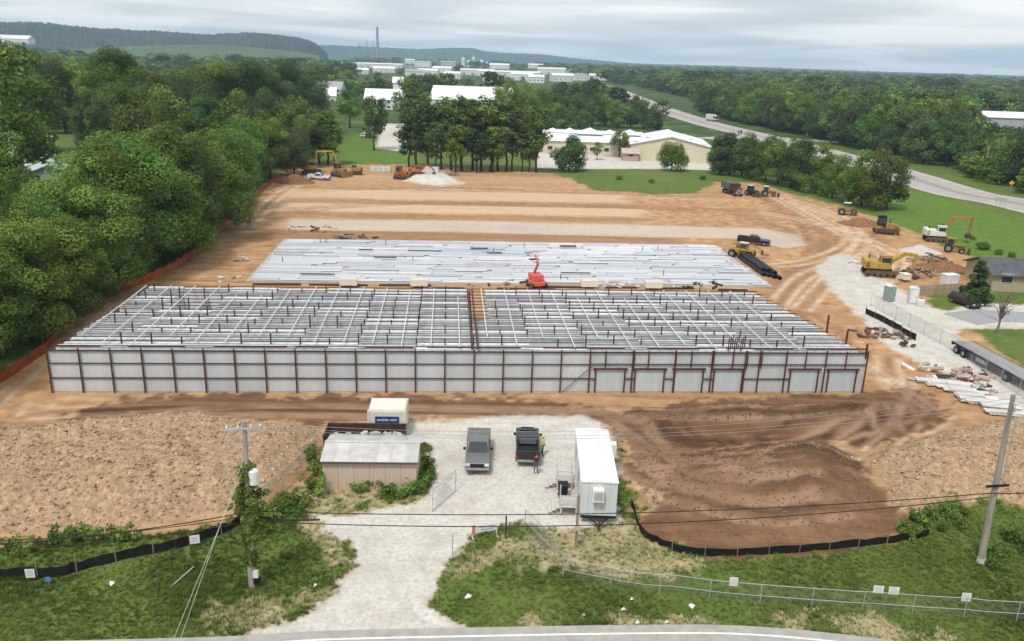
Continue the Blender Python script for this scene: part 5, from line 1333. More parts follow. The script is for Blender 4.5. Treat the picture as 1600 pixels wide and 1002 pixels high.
gv = np.random.default_rng(9); zs = np.concatenate([gv.uniform(1.7, 8.2, 60), gv.uniform(3.8, 6.6, 45)]); av = gv.uniform(0, 6.28, len(zs)); wide_ = np.where((zs > 3.8) & (zs < 6.4), gv.uniform(.2, 1.15, len(zs)), gv.uniform(.15, .42, len(zs)))
vc_ = np.stack([.1+np.cos(av)*wide_, np.sin(av)*wide_, zs], 1); link('vine', leaves_mesh('vine', vc_, np.full(len(zs), .28), 5200, .14, LEAF, 77), o)
CABLE = mat('black_cable', (.012, .012, .013), .6); CABLEG = mat('grey_conductor', (.30, .30, .30), .5)
def cable(label, pts, r, m, group='overhead cables'):
    b = Vector(pts[0]); tag(MB().path([Vector(p)-b for p in pts], r, 6).build('overhead_cable', m, None, b), label, 'cable', group)
RB = Vector((pr.x-.1, pr.y-.35, q2.z+prz)); LB = lo+Vector((.2, -.1, 5.35))
def px_at(px, py, y): d = ray(px, py); t = y/d[1]; return Vector((d[0]*t, y, CAMH+d[2]*t))
c1 = px_at(402, 799, 43.3); c2 = px_at(402, 815, 43.2); c3 = px_at(402, 806, 43.25)
cable('thick black cable from the vine-covered pole to the leaning pole, upper of two', sag_line(c1, px_at(1545, 771, 47.7), .75, 40), .030, CABLE); cable('thick black cable from the vine-covered pole to the leaning pole, lower of two', sag_line(c2, px_at(1545, 777, 47.7), 1.05, 40), .030, CABLE)
cable('bundled splice drooping beside the vine-covered pole', sag_line(c3+Vector((.05, -.1, 0)), px_at(500, 812, 43.5), .1), .055, CABLE)
for k, (ya, yb, r) in enumerate(((799, 856, .035), (806, 846, .025), (815, 862, .03))): cable('black cable leaving the vine-covered pole over the spoil heap, %s' % ('topmost', 'middle', 'lowest')[k], sag_line(px_at(392, ya, 43.2), px_at(-120, yb, 40.5), .45), r, CABLE)
for k, (dy_, s) in enumerate(((-1.0, 'trailer side'), (-.3, 'near side'), (.9, 'site side'))):
    cable('thin grey conductor between the cross-arms, %s' % s, sag_line(lo+Vector((.2+dy_*.5, -.1+dy_*.3, 10.8)), Vector((31.1+dy_*.5, 48+dy_, 12.0)), 1.5, 40), .012, CABLEG)
    cable('thin grey conductor from the leaning pole onward, %s' % s, sag_line(Vector((31.1+dy_*.5, 48+dy_, 12.0)), Vector((75, 54+dy_, 12.2)), 1.2), .012, CABLEG)
cable('black cable continuing past the leaning pole', sag_line(px_at(1545, 771, 47.7), Vector((78, 53, 6.8)), .8), .03, CABLE)
for k, x1 in enumerate((277, 290)): cable('pale guy wire slanting from the vine-covered pole to the road, %s' % ('outer', 'inner')[k], sag_line(lo+Vector((.0, -.1, 8.0+k*.5)), P(x1, 1004, .2)-Vector((0, 2.2, 0)) , .0, 4), .014, mat('guy_wire', (.5, .52, .45), .6), 'guy wires')
def pole_far(label, px, base, h, lean=0, group='poles along the highway'):
    p = G(px, base); o = thing('roadside_pole', label, 'pole', p, 0, group); MB().path([(0, 0, -.3), (lean*h, 0, h)], [.2, .13], 8).build('shaft', mat('pale_pole', (.45, .43, .39), .9, var=.1), o); MB().box((lean*h*.94, 0, h*.94), (1.8, .12, .12)).build('cross_arm', WOODP, o)
for px, b, h in ((1535, 275, 9.5), (1341, 230, 9), (1221, 206, 12), (1261, 212, 9)): pole_far('pale wooden pole at the foot of the wood across the highway', px, b, h, .03)
p = G(1578, 300); o = thing('road_sign', 'yellow diamond road sign beside the highway', 'road sign', p, R(-30)); MB().tube((0, 0, 0), (0, 0, 2.6), .05, n=6).build('post', STEELF, o); MB().box((0, -.08, 2.5), (1.0, .04, 1.0), ry=R(45)).build('panel', mat('sign_yellow', (.70, .45, .04), .6), o)
for px, py in ((1430, 290), (1557, 325), (1566, 326)):
    p = G(px, py); o = thing('sign_back', 'back of a grey road sign on two posts by the highway', 'road sign', p, R(-40), 'road signs seen from behind')
    for s in (-.4, .4): MB().box((s, 0, 1.2), (.08, .08, 2.4)).build('post', STEELF, o)
    MB().box((0, -.06, 2.1), (1.2, .04, .9)).build('panel', WALLG, o)
# litter on the grass and grass clumps come last
def litter(px, py, s=.35):
    p = G(px, py); o = tag(MB().add([(-s, 0, .03), (0, -s*.6, .10), (s, 0, .04), (s*.3, s*.7, .16), (-s*.5, s*.5, .05), (0, 0, .22)], [(0, 1, 5), (1, 2, 5), (2, 3, 5), (3, 4, 5), (4, 0, 5), (4, 3, 2, 1, 0)]).build('litter', WHITEP, None, p, random.uniform(0, 6)), 'scrap of white litter lying in the roadside grass', 'litter', 'litter in the roadside grass')
for px, py in ((493, 916), (912, 963), (974, 954), (987, 938), (996, 975), (1080, 948), (732, 934), (1042, 974), (176, 913)): litter(px, py, random.uniform(.12, .3))
p = G(77, 915); o = thing('blue_marker', 'small blue utility marker in the grass below the silt fence', 'marker', p); MB().box((0, 0, .3), (.06, .06, .6)).build('stake', WOOD, o); MB().box((0, -.04, .45), (.35, .02, .3)).build('flag', mat('flag_blue', (.08, .22, .55), .6), o)
pa, pb = G(267, 920), G(303, 890); tag(MB().path([(0, 0, .12), (pb-pa)+Vector((0, 0, .2))], .05, 6).build('loose_pipe', STEELF, None, pa), 'pale length of pipe lying in the grass', 'pipe')
# concrete blocks of the silt bank, straw bale edging
# ================================================================== MACHINES AND YARD CLUTTER
CAT = mat('machine_yellow', (.48, .31, .07), .6, var=.2, scale=2); CATD = mat('machine_ochre', (.36, .22, .08), .7, var=.2, scale=2); ORNG = mat('machine_orange', (.42, .14, .05), .6, var=.2)
REDM = mat('lift_red', (.62, .13, .09), .5, var=.1); MUD = mat('muddy_steel', (.13, .09, .06), .9, var=.25); WHM = mat('machine_white', (.66, .66, .64), .5, var=.08); MAROON = mat('maroon_paint', (.12, .035, .04), .5, var=.15)
def track_unit(o, x, L, h=.85, w=.5):
    m = MB(); m.prism([(-L/2+h*.3, 0), (L/2-h*.3, 0), (L/2, h*.35), (L/2, h*.65), (L/2-h*.3, h), (-L/2+h*.3, h), (-L/2, h*.65), (-L/2, h*.35)], 'x', x-w/2, x+w/2); t = m.build('crawler_track', MUD, o)
    r = MB()
    for k in range(5): y = -L/2+h*.45+k*(L-h*.9)/4; r.tube((x-w/2-.03, y, h*.38), (x+w/2+.03, y, h*.38), h*.22, n=8)
    r.build('roller', BLACK, t)
def cab_(o, x, y, z, w, d, h, m, frame=None):
    c = bevel(MB().box((x, y, z+h/2), (w, d, h), taper=.92).build('cab', frame or m, o), .05)
    MB().box((x, y-d/2-.0, z+h*.58), (w*.8, .06, h*.6)).build('window', CARGL, c); MB().box((x, y+d/2, z+h*.62), (w*.78, .06, h*.45)).build('window', CARGL, c)
    for s in (-1, 1): MB().box((x+s*(w/2-.01), y, z+h*.6), (.06, d*.78, h*.55)).build('window', CARGL, c)
    MB().box((x, y, z+h+.04), (w*1.05, d*1.05, .09)).build('cab_roof', m, c)
def excavator(label, pos, rz, paint, k=1.0, turn=0, boom=None, boommat=None):
    """arm reaches towards local -y; parts: tracks, deck, house, cab, boom, stick, bucket"""
    o = thing('excavator', label, 'excavator', pos, rz); o.scale = (k, k, k)
    for s in (-1, 1): track_unit(o, s*1.15, 3.9)
    MB().box((0, 0, .85), (1.6, 1.8, .4)).build('undercarriage', MUD, o)
    h = bevel(MB().box((0, .55, 1.55), (2.5, 3.1, .95)).build('house', paint, o), .08); bevel(MB().box((0, 1.75, 1.65), (2.5, .75, 1.15)).build('counterweight', paint, o), .1); MB().tube((.6, 1.3, 2.0), (.6, 1.3, 2.6), .08, n=8).build('exhaust', BLACK, h)
    cab_(o, -.75, -.45, 1.15, .95, 1.5, 1.65, paint)
    b = boom or [(0, -.9, 1.6), (0, -2.6, 4.1), (0, -4.6, 3.6), (0, -5.1, 1.3)]
    bm_ = boommat or paint
    m = MB(); m.path(b[:3], [.28, .34, .2], 4); bo_ = m.build('boom', bm_, o); MB().path([b[2], b[3]], [.24, .15], 4).build('stick', bm_, o)
    MB().tube((0.22, b[0][1], 1.5), Vector(b[1])*.8+Vector(b[0])*.2+Vector((.22, 0, -.3)), .09, n=6).build('ram', CHROME, bo_)
    e = Vector(b[3]); MB().prism([(e.y-.1, e.z+.1), (e.y+.45, e.z-.25), (e.y+.35, e.z-.9), (e.y-.35, e.z-.95), (e.y-.55, e.z-.5)], 'x', -.55, .55).build('bucket', MUD, o)
    return o
def dozer(label, pos, rz, paint, k=1.0, cabm=None, blade=True, cat='bulldozer'):
    o = thing('bulldozer', label, cat, pos, rz); o.scale = (k, k, k)
    for s in (-1, 1): track_unit(o, s*1.0, 3.2, 1.0, .55)
    bevel(MB().box((0, -.7, 1.35), (1.2, 1.9, .95)).build('engine_hood', paint, o), .06); MB().box((0, 1.0, 1.1), (1.5, 1.2, .6)).build('rear_deck', paint, o)
    cab_(o, 0, .55, 1.25, 1.4, 1.3, 1.75, cabm or paint); MB().tube((.35, -.9, 1.8), (.35, -.9, 2.5), .07, n=8).build('exhaust', BLACK, o)
    if blade:
        MB().prism([(-2.35, .1), (-2.15, .1), (-2.05, .6), (-2.15, 1.25), (-2.4, 1.3), (-2.25, .65)], 'x', -1.65, 1.65).build('blade', paint, o)
        for s in (-1, 1): MB().box((s*1.35, -1.1, .55), (.16, 2.2, .22)).build('push_arm', MUD, o)
    return o
def roller(label, pos, rz, paint):
    o = thing('road_roller', label, 'roller', pos, rz); MB().tube((-1.0, -1.5, .75), (1.0, -1.5, .75), .75, n=20).build('drum', MUD, o); MB().box((0, -1.5, .9), (2.4, .3, .3)).build('drum_frame', paint, o)
    bevel(MB().box((0, .9, 1.25), (1.5, 2.0, .8)).build('engine_hood', paint, o), .06); MB().box((0, -.3, .9), (1.1, 1.4, .5)).build('deck', paint, o)
    for s in (-1, 1): wheel(o, s*.85, 1.0, .75, .5)
    for sx_ in (-.6, .6):
        for y in (-.5, .5): MB().box((sx_, y, 1.95), (.07, .07, 1.5)).build('canopy_post', BLACK, o)
    MB().box((0, 0, 2.72), (1.6, 1.5, .08)).build('canopy', WHM, o)
def telehandler(label, pos, rz, paint):
    o = thing('telehandler', label, 'loader', pos, rz); bevel(MB().box((0, .2, 1.1), (1.5, 4.2, .7)).build('chassis', paint, o), .06); cab_(o, -.55, -.2, 1.3, .9, 1.4, 1.3, WHM, paint)
    bevel(MB().box((.6, .6, 1.6), (.7, 1.5, .7)).build('engine_hood', paint, o), .05)
    for s in (-1, 1):
        for y in (-1.3, 1.6): wheel(o, s*1.0, y, .65, .42)
    m = MB().path([(.1, 1.9, 2.1), (.1, -1.5, 2.3), (.1, -3.2, 1.5)], [.24, .2, .16], 4); m.build('boom', paint, o)
    for s in (-.4, .4): MB().box((s, -3.8, .95), (.14, 1.3, .08)).build('fork', MUD, o)
    MB().box((0, -3.2, 1.2), (1.2, .12, .7)).build('carriage', MUD, o)
def boom_lift(label, pos, rz):
    o = thing('boom_lift', label, 'lift', pos, rz); bevel(MB().box((0, 0, .75), (2.2, 2.6, .6)).build('chassis', REDM, o), .06)
    for s in (-1, 1):
        for y in (-.95, .95): wheel(o, s*1.0, y, .48, .32)
    bevel(MB().box((0, .3, 1.5), (1.6, 2.2, .8)).build('turret', REDM, o), .06)
    MB().path([(0, 1.0, 1.9), (.0, -.4, 3.6)], [.2, .17], 4).build('lower_boom', REDM, o); MB().path([(0, -.4, 3.6), (0, .9, 4.5)], [.17, .13], 4).build('upper_boom', REDM, o)
    b = MB().box((0, 1.3, 3.8), (1.4, .8, .08)).build('basket', BLACK, o)
    for z in (4.3, 4.8): MB().box((0, .92, z), (1.4, .05, .05)).box((0, 1.68, z), (1.4, .05, .05)).box((-.68, 1.3, z), (.05, .72, .05)).box((.68, 1.3, z), (.05, .72, .05)).build('basket_rail', REDM, b)
def dump_truck(label, pos, rz, cabm, bedm):
    o = thing('dump_truck', label, 'truck', pos, rz)
    MB().box((0, .3, .95), (1.0, 7.0, .3)).build('chassis', BLACK, o); bevel(MB().box((0, -2.6, 1.5), (1.9, 1.5, 1.0)).build('engine_hood', cabm, o), .1); cab_(o, 0, -1.3, 1.1, 2.2, 1.3, 1.75, cabm)
    MB().prism([(-.5, 1.3), (3.9, 1.3), (4.1, 2.9), (-.5, 2.9), (-1.2, 3.0), (-.6, 2.75)], 'x', -1.2, 1.2).build('tipper_body', bedm, o)
    MB().box((0, -3.4, .8), (2.2, .2, .35)).build('bumper', CHROME, o); MB().box((0, -3.36, 1.45), (1.2, .06, .7)).build('grille', CHROME, o)
    for s in (-1, 1):
        for y in (-2.6, 1.6, 2.9): wheel(o, s*.95, y, .52, .4)
        MB().box((s*.8, -3.37, 1.1), (.3, .06, .2)).build('headlight', LAMP, o)
def tractor(label, pos, rz, paint, top=WHM):
    o = thing('tractor', label, 'tractor', pos, rz); bevel(MB().box((0, -1.0, 1.15), (.8, 1.8, .8)).build('engine_hood', paint, o), .06); cab_(o, 0, .5, .9, 1.3, 1.3, 1.6, top, paint)
    for s in (-1, 1): wheel(o, s*.85, .7, .75, .45); wheel(o, s*.75, -1.5, .45, .3)
    MB().box((0, -2.6, .6), (1.8, .5, .7)).build('bucket', MUD, o)
    for s in (-.6, .6): MB().path([(s, .0, 1.5), (s, -1.6, 1.4), (s, -2.5, .8)], .08, 4).build('loader_arm', paint, o)
def GG(px, py): return G(px, py)
excavator('yellow excavator with long folded arm at the wood corner', GG(487, 272), R(95), CAT, 1.25, boom=[(0, -.9, 1.6), (0, -1.2, 4.8), (0, -4.6, 4.9), (0, -5.4, 2.6)])
dozer('ochre bulldozer beside the long-armed yellow excavator', GG(531, 276), R(60), CATD, 1.2)
excavator('low ochre excavator next to the ochre bulldozer', GG(556, 273), R(-80), CATD, .9, boom=[(0, -.9, 1.6), (0, -2.4, 2.6), (0, -4.2, 1.7), (0, -4.6, 1.0)])
pickup('white pickup parked below the long-armed yellow excavator', GG(499, 281), R(80), WHM)
dozer('orange-red bulldozer beside the pale gravel heap', GG(627, 280), R(75), ORNG, 1.1)
excavator('orange-red excavator behind the pale gravel heap', GG(652, 275), R(85), ORNG, 1.0, boom=[(0, -.9, 1.6), (0, -2.4, 2.9), (0, -4.0, 2.2), (0, -4.4, 1.2)])
BLOCK = mat('white_block', (.62, .63, .66), .7, var=.1)
def block(px, py, w=1.5, h=1.3, label='white concrete block in the row at the back of the site', group='white blocks at the back of the site'):
    p = GG(px, py); tag(bevel(MB().box((0, 0, h/2), (w, 1.2, h)).box((0, 0, h+.05), (w*.5, .3, .12)).build('concrete_block', BLOCK, None, p), .05), label, 'block', group)
for px in (583, 591, 599, 606): block(px, 268)
for px in (667, 674, 681): block(px, 269, label='white concrete block behind the pale gravel heap', group='white blocks by the gravel heap')
boom_lift('red boom lift between the slab and the frame building', S(*inv_S(P(838, 449)), 0), R(20))
dump_truck('maroon dump truck facing the site by the green bank', GG(1144, 304), R(15), MAROON, mat('tipper_grey', (.13, .11, .11), .7))
tractor('dark tractor with pale roof next to the maroon dump truck', GG(1174, 306), R(30), mat('dark_blue_grey', (.06, .06, .075), .6)); tractor('ochre tractor loader with white canopy near the tree clump', GG(1199, 307), R(80), CATD)
roller('yellow road roller with white canopy below the tree clump', GG(1322, 336), R(70), CATD)
dozer('ochre bulldozer with tall black cab beside the red soil heap', GG(1380, 365), R(80), CATD, 1.15, cabm=BLACK)
excavator('white-bodied excavator with raised rusty arm at the lawn edge', GG(1462, 377), R(78), WHM, 1.1, boom=[(0, -.9, 1.6), (0, -2.2, 4.2), (0, -5.2, 4.6), (0, -5.0, 1.8)], boommat=ORNG)
tractor('ochre backhoe below the rusty-armed excavator', GG(1488, 394), R(60), CATD, CATD)
excavator('big yellow excavator with arm lowered beside the gravel road', GG(1372, 430), R(80), CAT, 1.2, boom=[(0, -.9, 1.6), (0, -2.9, 3.1), (0, -4.4, 3.0), (0, -4.0, .9)])
telehandler('yellow telehandler at the slab corner', GG(1160, 402), R(60), CAT)
pickup('black pickup parked behind the yellow telehandler', GG(1177, 382), R(70), BLK)
car('dark red car parked in front of the bushy evergreen', GG(1507, 477), R(15), mat('dark_red_paint', (.05, .015, .02), .3, spec=.6), 4.7, 1.7)
car('white car parked on the olive lawn', GG(37, 262), R(70), WHM, 4.4, 1.5)
for k, (px, py, m_) in enumerate(((572, 215, WHM), (578, 210, WHM), (575, 205, BLK), (580, 216, MAROON))): car(('white car parked end-on by the lawn', 'second white car parked beside the lawn, behind the first', 'black car in the car park beyond the lawn', 'maroon car at the edge of the lawn')[k], GG(px, py), R(90), m_)
# lorry on the highway
p = GG(1112, 190); o = thing('box_lorry', 'white lorry driving on the highway', 'lorry', (p.x, p.y, .34), R(20)); bevel(MB().box((0, 1.0, 2.2), (2.5, 7.5, 2.9)).build('box_body', WHM, o), .05); cab_(o, 0, -4.0, .8, 2.4, 2.0, 2.2, WHM); MB().box((0, 0, .7), (1.0, 9.5, .25)).build('chassis', BLACK, o)
for s in (-1, 1):
    for y in (-3.9, 2.2, 3.4): wheel(o, s*1.05, y, .5, .3)
# black pipes by the slab corner
PIPE = mat('black_pipe', (.02, .022, .025), .5, var=.15); a, b = P(1160, 402), P(1205, 434); ax = (b-a)
nrm = Vector((-ax.y, ax.x, 0)).normalized()
for k, (off, z, l0, l1) in enumerate(((-.9, .3, .05, .95), (-.3, .3, 0, 1.0), (.3, .3, .1, 1.05), (.9, .3, .15, 1.1), (-.6, .8, .05, .85), (0, .8, .1, .9), (.6, .8, .2, 1.0))):
    p0, p1 = a.lerp(b, l0)+nrm*off, a.lerp(b, l1)+nrm*off; m = MB(); n = 12; d = (p1-p0)
    u = d.normalized(); s1 = nrm; up = Vector((0, 0, 1)); vs = []
    for base, r in ((Vector((0, 0, 0)), .28), (d, .28), (d, .24), (Vector((0, 0, 0)), .24)):
        for j in range(n): w_ = 6.283*j/n; vs.append(base+(s1*math.cos(w_)+up*math.sin(w_))*r)
    m.add(vs, [((i % 4)*n+j, (i % 4)*n+(j+1) % n, ((i+1) % 4)*n+(j+1) % n, ((i+1) % 4)*n+j) for i in range(4) for j in range(n)])
    tag(m.build('drain_pipe', PIPE, None, (p0.x, p0.y, z)), 'black plastic drain pipe stacked beside the slab corner', 'pipe', 'black pipes beside the slab')
# portable toilets
def toilet(label, px, py, body, rz=0):
    p = GG(px, py); o = thing('portable_toilet', label, 'toilet', p, rz); bevel(MB().box((0, 0, 1.1), (1.15, 1.2, 2.1)).build('cabin', body, o), .05); d = MB().box((0, -.62, 1.05), (.75, .04, 1.8)).build('door', body, o); MB().box((.28, -.65, 1.05), (.06, .04, .16)).build('handle', BLACK, d)
    MB().prism([(-.62, 2.15), (.62, 2.15), (.5, 2.3), (0, 2.42), (-.5, 2.3)], 'y', -.64, .64).build('roof', WHM, o); MB().tube((.35, .4, 2.2), (.35, .4, 2.7), .05, n=6).build('vent', WHM, o)
toilet('grey-green portable toilet with white roof by the gravel road', 1388, 470, mat('toilet_green', (.26, .33, .33), .6), .3); toilet('white portable toilet on the grass verge', 1425, 474, WHM, -.2)
p = GG(1438, 478); o = thing('water_tank', 'small white tank beside the white portable toilet', 'tank', p); MB().lathe([(.5, 0), (.55, .1), (.55, .8), (.3, 1.0)], n=14).build('drum', WHM, o); MB().lathe([(.15, 0), (.15, .08)], (0, 0, 1.0), 10).build('cap', BLACK, o)
# flatbed trailer
def flatbed():
    a, b = P(1503, 533, 1.2), P(1640, 606, 1.2); d = (b-a); rz = math.atan2(d.y, d.x); o = thing('flatbed_trailer', 'long grey flatbed trailer parked along the access road', 'trailer', (a.x, a.y, 0), rz); L = 13.5; ALU = mat('deck_planks', (.34, .33, .32), .7, var=.15, stretch=(.3, 3, 1))
    for k in range(8): MB().box((L/2, -1.15+.1+k*.3, 1.2), (L, .285, .05)).build('deck_plank', ALU, o)
    for s in (-1, 1): MB().box((L/2, s*1.26, 1.13), (L, .07, .22)).build('side_rail', BLACK, o); MB().box((L/2, s*.5, .95), (L-.5, .14, .35)).build('beam', BLACK, o)
    for x in (1.0, 2.3, 9.6):
        for s in (-1, 1): t = MB().tube((x, s*1.0-.25, .48), (x, s*1.0+.25, .48), .48, n=16).build('wheel', RUBBER, o); MB().tube((x, s*1.0-.26, .48), (x, s*1.0+.26, .48), .26, n=12).build('rim', RIM, t)
    for s in (-1, 1): MB().box((5.5, s*1.15, .75), (1.6, .3, .45)).build('tool_box', STEELF, o)
    MB().box((.02, 0, .95), (.06, 2.4, .3)).build('rear_bumper', BLACK, o)
flatbed()
# bundles of white sheets on the ground beside the fence
SHEET = mat('white_sheet_stack', (.66, .65, .62), .6, var=.15, scale=1); rk = random.Random(8)
for k in range(15):
    px, py = 1462+k*8.0+rk.uniform(-4, 4), 596+k*3.6+rk.uniform(-3, 3); p = GG(px, py); l = rk.uniform(2.5, 4.8)
    o = thing('sheet_bundle', 'flat bundle of white metal sheets on the bare soil by the fence', 'sheet bundle', p+Vector((0, 0, .05)), R(rk.uniform(-16, -4)), 'bundles of white sheets by the fence')
    for j in range(rk.randint(2, 4)): MB().box((rk.uniform(-.2, .2), rk.uniform(-.08, .08), .14+j*.09), (l, rk.uniform(.7, 1.0), .07)).build('sheet', SHEET, o)
    for s in (-.35, .35): MB().box((s*l, 0, .04), (.1, 1.0, .1)).build('bearer', WOOD, o)
DEB = [mat('debris_tan', (.42, .31, .22), .9), mat('debris_pink', (.46, .33, .28), .9), mat('debris_dark', (.09, .07, .06), .9), SHEET]
SOILR = mat('red_soil', (.30, .155, .075), .95, var=.3, scale=1.5, bump=.4)
def debris_pile(label, px, py, r, n, seed, mats=DEB, h=.7, cat='debris', ell=1.0):
    p = GG(px, py); g = random.Random(seed); o = thing('debris_pile', label, cat, p)
    for k in range(n):
        a, q = g.uniform(0, 6.28), r*math.sqrt(g.random()); x, y = q*math.cos(a)*ell, q*math.sin(a)
        MB().box((0, 0, 0), (g.uniform(.2, 1.6)*r*.35+.2, g.uniform(.12, .5), g.uniform(.1, .35)), g.uniform(0, 3), g.uniform(-.5, .5), g.uniform(-.3, .3)).build('scrap', g.choice(mats), o, (x, y, .1+h*max(0, 1-q/r)*g.uniform(.3, 1)))
debris_pile('mixed heap of scrap boards beside the white sheet bundles', 1480, 588, 3.2, 40, 1, ell=1.6); debris_pile('reddish rubble scattered at the end of the sheet bundles', 1522, 606, 1.8, 22, 2)
debris_pile('dark timber and machine scrap beside the low black screen', 1378, 524, 2.6, 30, 3, [DEB[0], DEB[2], DEB[2], mat('scrap_blue', (.10, .13, .18), .7), SOILR], ell=1.3); debris_pile('small scrap heap at the end of the black screen', 1418, 542, .9, 9, 4, [DEB[2], OXIDE2])
debris_pile('pile of broken timber around the lumber by the yellow excavator', 1432, 430, 3.6, 34, 5, [DEB[0], DEB[0], DEB[2], DEB[1]], 1.5); debris_pile('grey brush and stump pile beside the evergreen', 1455, 412, 3.5, 40, 6, [mat('brush_grey', (.24, .20, .16), .9), DEB[0], DEB[2]], 2.2)
debris_pile('pinkish sheeting dumped between slab and frame building', 975, 447, 2.2, 16, 7, [mat('pink_wrap', (.55, .26, .24), .8), DEB[3]], .5, ell=1.6)
debris_pile('pale boxes and pallets beside the slab end', 378, 408, 1.6, 10, 8, [DEB[3], DEB[1], DEB[0]], .9)
debris_pile('pallets of parts beside the sheet strewn slab corner', 356, 437, 1.8, 10, 9, [DEB[3], DEB[0]], .5)
debris_pile('row of dark tools along the grey gravel strip', 482, 360, 3.2, 14, 10, [DEB[2], OXIDE2, DEB[0]], .3, ell=1.6)
debris_pile('white wrapped goods beside the yellow excavator', 1345, 412, 1.6, 6, 12, [WHM], .5, ell=1.5)
debris_pile('timber offcuts between slab and lift', 795, 447, 2.5, 14, 13, [OXIDE, DEB[0]], .3, ell=2.5); debris_pile('steel offcuts near the slab end by the telehandler', 1085, 447, 2.5, 14, 14, [BLACK, DEB[3], OXIDE], .5, ell=2.5)
debris_pile('brown boards stacked behind the sheet strewn slab', 560, 372, 3.0, 20, 15, [OXIDE2, WOOD], .3, ell=2.0)
for k, (px, py) in enumerate(((655, 449), (545, 448), (920, 450), (1020, 452))):
    p = GG(px, py); o = thing('lumber_pallet', 'pale pallet of lumber between the slab and the frame building', 'pallet', p, YAW, 'pallets between slab and frame building')
    for j in range(5): MB().box((0, -.5+j*.25, .75), (2.4, .2, .9)).build('timber', CREAMP, o)
    for s in (-.8, .8): MB().box((s, 0, .12), (.15, 1.2, .24)).build('bearer', WOOD, o)
for k in range(9):
    l = rk.uniform(4, 9); s0 = 10+k*8+rk.uniform(-2, 2); tag(MB().box((0, 0, .12), (l, .22, .24)).box((0, .3, .1), (l*.9, .18, .2)).build('steel_beam', rk.choice([OXIDE, OXIDE2]), None, S(s0+l/2, rk.uniform(37.5, 39.2), 0), YAW+R(rk.uniform(-3, 3))), 'dark steel beam lying on soil before the strewn slab', 'beam', 'loose beams before the slab')
# earth heaps by machines
def heap(label, px, py, r, h, m, seed):
    p = GG(px, py); g = np.random.default_rng(seed); mb = MB(); n, k = 26, 8; vs = [(0, 0, h)]
    for i in range(1, k+1):
        for j in range(n):
            a = 6.283*j/n; f = i/k; vs.append((r*f*math.cos(a)*(1+.15*math.sin(3*a+seed)), r*f*.75*math.sin(a), h*(1-f)**1.2*(1+.3*(g.random()-.5))-(.05 if i == k else 0)))
    fs = [(0, 1+j, 1+(j+1) % n) for j in range(n)]
    for i in range(k-1):
        for j in range(n): fs.append((1+i*n+j, 1+(i+1)*n+j, 1+(i+1)*n+(j+1) % n, 1+i*n+(j+1) % n))
    mb.add(vs, fs); mb.smooth = True; tag(mb.build('soil_heap', m, None, p-Vector((0, 0, .1))), label, 'heap')
GRAVP = mat('pale_gravel_heap', (.56, .53, .49), .95, var=.15, scale=3, bump=.4)
heap('reddish soil heap beside the black-cabbed bulldozer', 1345, 351, 5.5, 1.6, SOILR, 1); heap('pale gravel heap beside the lawn edge machines', 1435, 394, 4.2, 1.5, GRAVP, 2); heap('reddish soil bank behind the timber pile', 1475, 420, 6, 1.4, SOILR, 3)
heap('brown soil heap under the yellow excavator arm at the wood corner', 462, 285, 6, 2.2, SOILR, 4)
# box units beside the evergreen
for k, (px, py, m_, lab) in enumerate(((1482, 445, GALV2, 'grey utility box among the timber heaps'), (1413, 440, CREAMP, 'small cream crate by the yellow excavator'))):
    p = GG(px, py); o = thing('utility_box', lab, 'box', p, .2); bevel(MB().box((0, 0, .8), (2.2 if k == 0 else 1.2, 1.4, 1.6 if k == 0 else .8)).build('body', m_, o), .04); MB().box((0, 0, 1.65 if k == 0 else 1.25), (2.3 if k == 0 else 1.3, 1.5, .08)).build('lid', m_, o)
# timber fence before the evergreen
pf = [P(1437, 462), P(1500, 455), P(1545, 462)]
o = thing('plank_fence', 'tan plank fence before the timber heaps', 'fence', pf[0])
for k in range(34):
    f = k/33*1.0; q = pf[0].lerp(P(1500, 458), f)-pf[0]; MB().box((0, 0, .75), (.17, .05, 1.5)).build('plank', mat('tan_planks', (.42, .33, .22), .9, var=.2), o, q)
MB().path([Vector((0, .05, 1.1)), P(1500, 458)-pf[0]+Vector((0, .05, 1.1))], .05, 4).build('rail', WOOD, o)
# ------------------------------------------------------------------ clods, weeds and grass
def scatter(name, label, tris_fn, pts, material, seed):
    g = np.random.default_rng(seed); V, F = [], []; n0 = 0; lv = []
    pa_ = np.array([q[:2] for q in pts]); tone = .28+.55*fbm(pa_[:, 0]/3.5, pa_[:, 1]/3.5, 71)+.35*fbm(pa_[:, 0]/14.0, pa_[:, 1]/14.0, 73)
    for q_, (x, y, z, s) in enumerate(pts):
        v, f = tris_fn(g, s); V.append(v+np.array([x, y, z])); F.append(f+n0); n0 += len(v); lv += [min(1.0, max(0.0, .45*g.random()+tone[q_]))]*len(v)
    V = np.concatenate(V); F = np.concatenate(F); me = bpy.data.meshes.new(name); me.vertices.add(len(V)); me.vertices.foreach_set('co', V.ravel())
    me.loops.add(F.size); me.loops.foreach_set('vertex_index', F.ravel().astype(np.int32)); me.polygons.add(len(F)); me.polygons.foreach_set('loop_start', np.arange(0, F.size, 3, dtype=np.int32))
    a = me.attributes.new('lv', 'FLOAT', 'POINT'); a.data.foreach_set('value', np.array(lv, np.float32)); me.materials.append(material); me.update(calc_edges=True)
    return tag(link(name, me), label, kind='stuff')
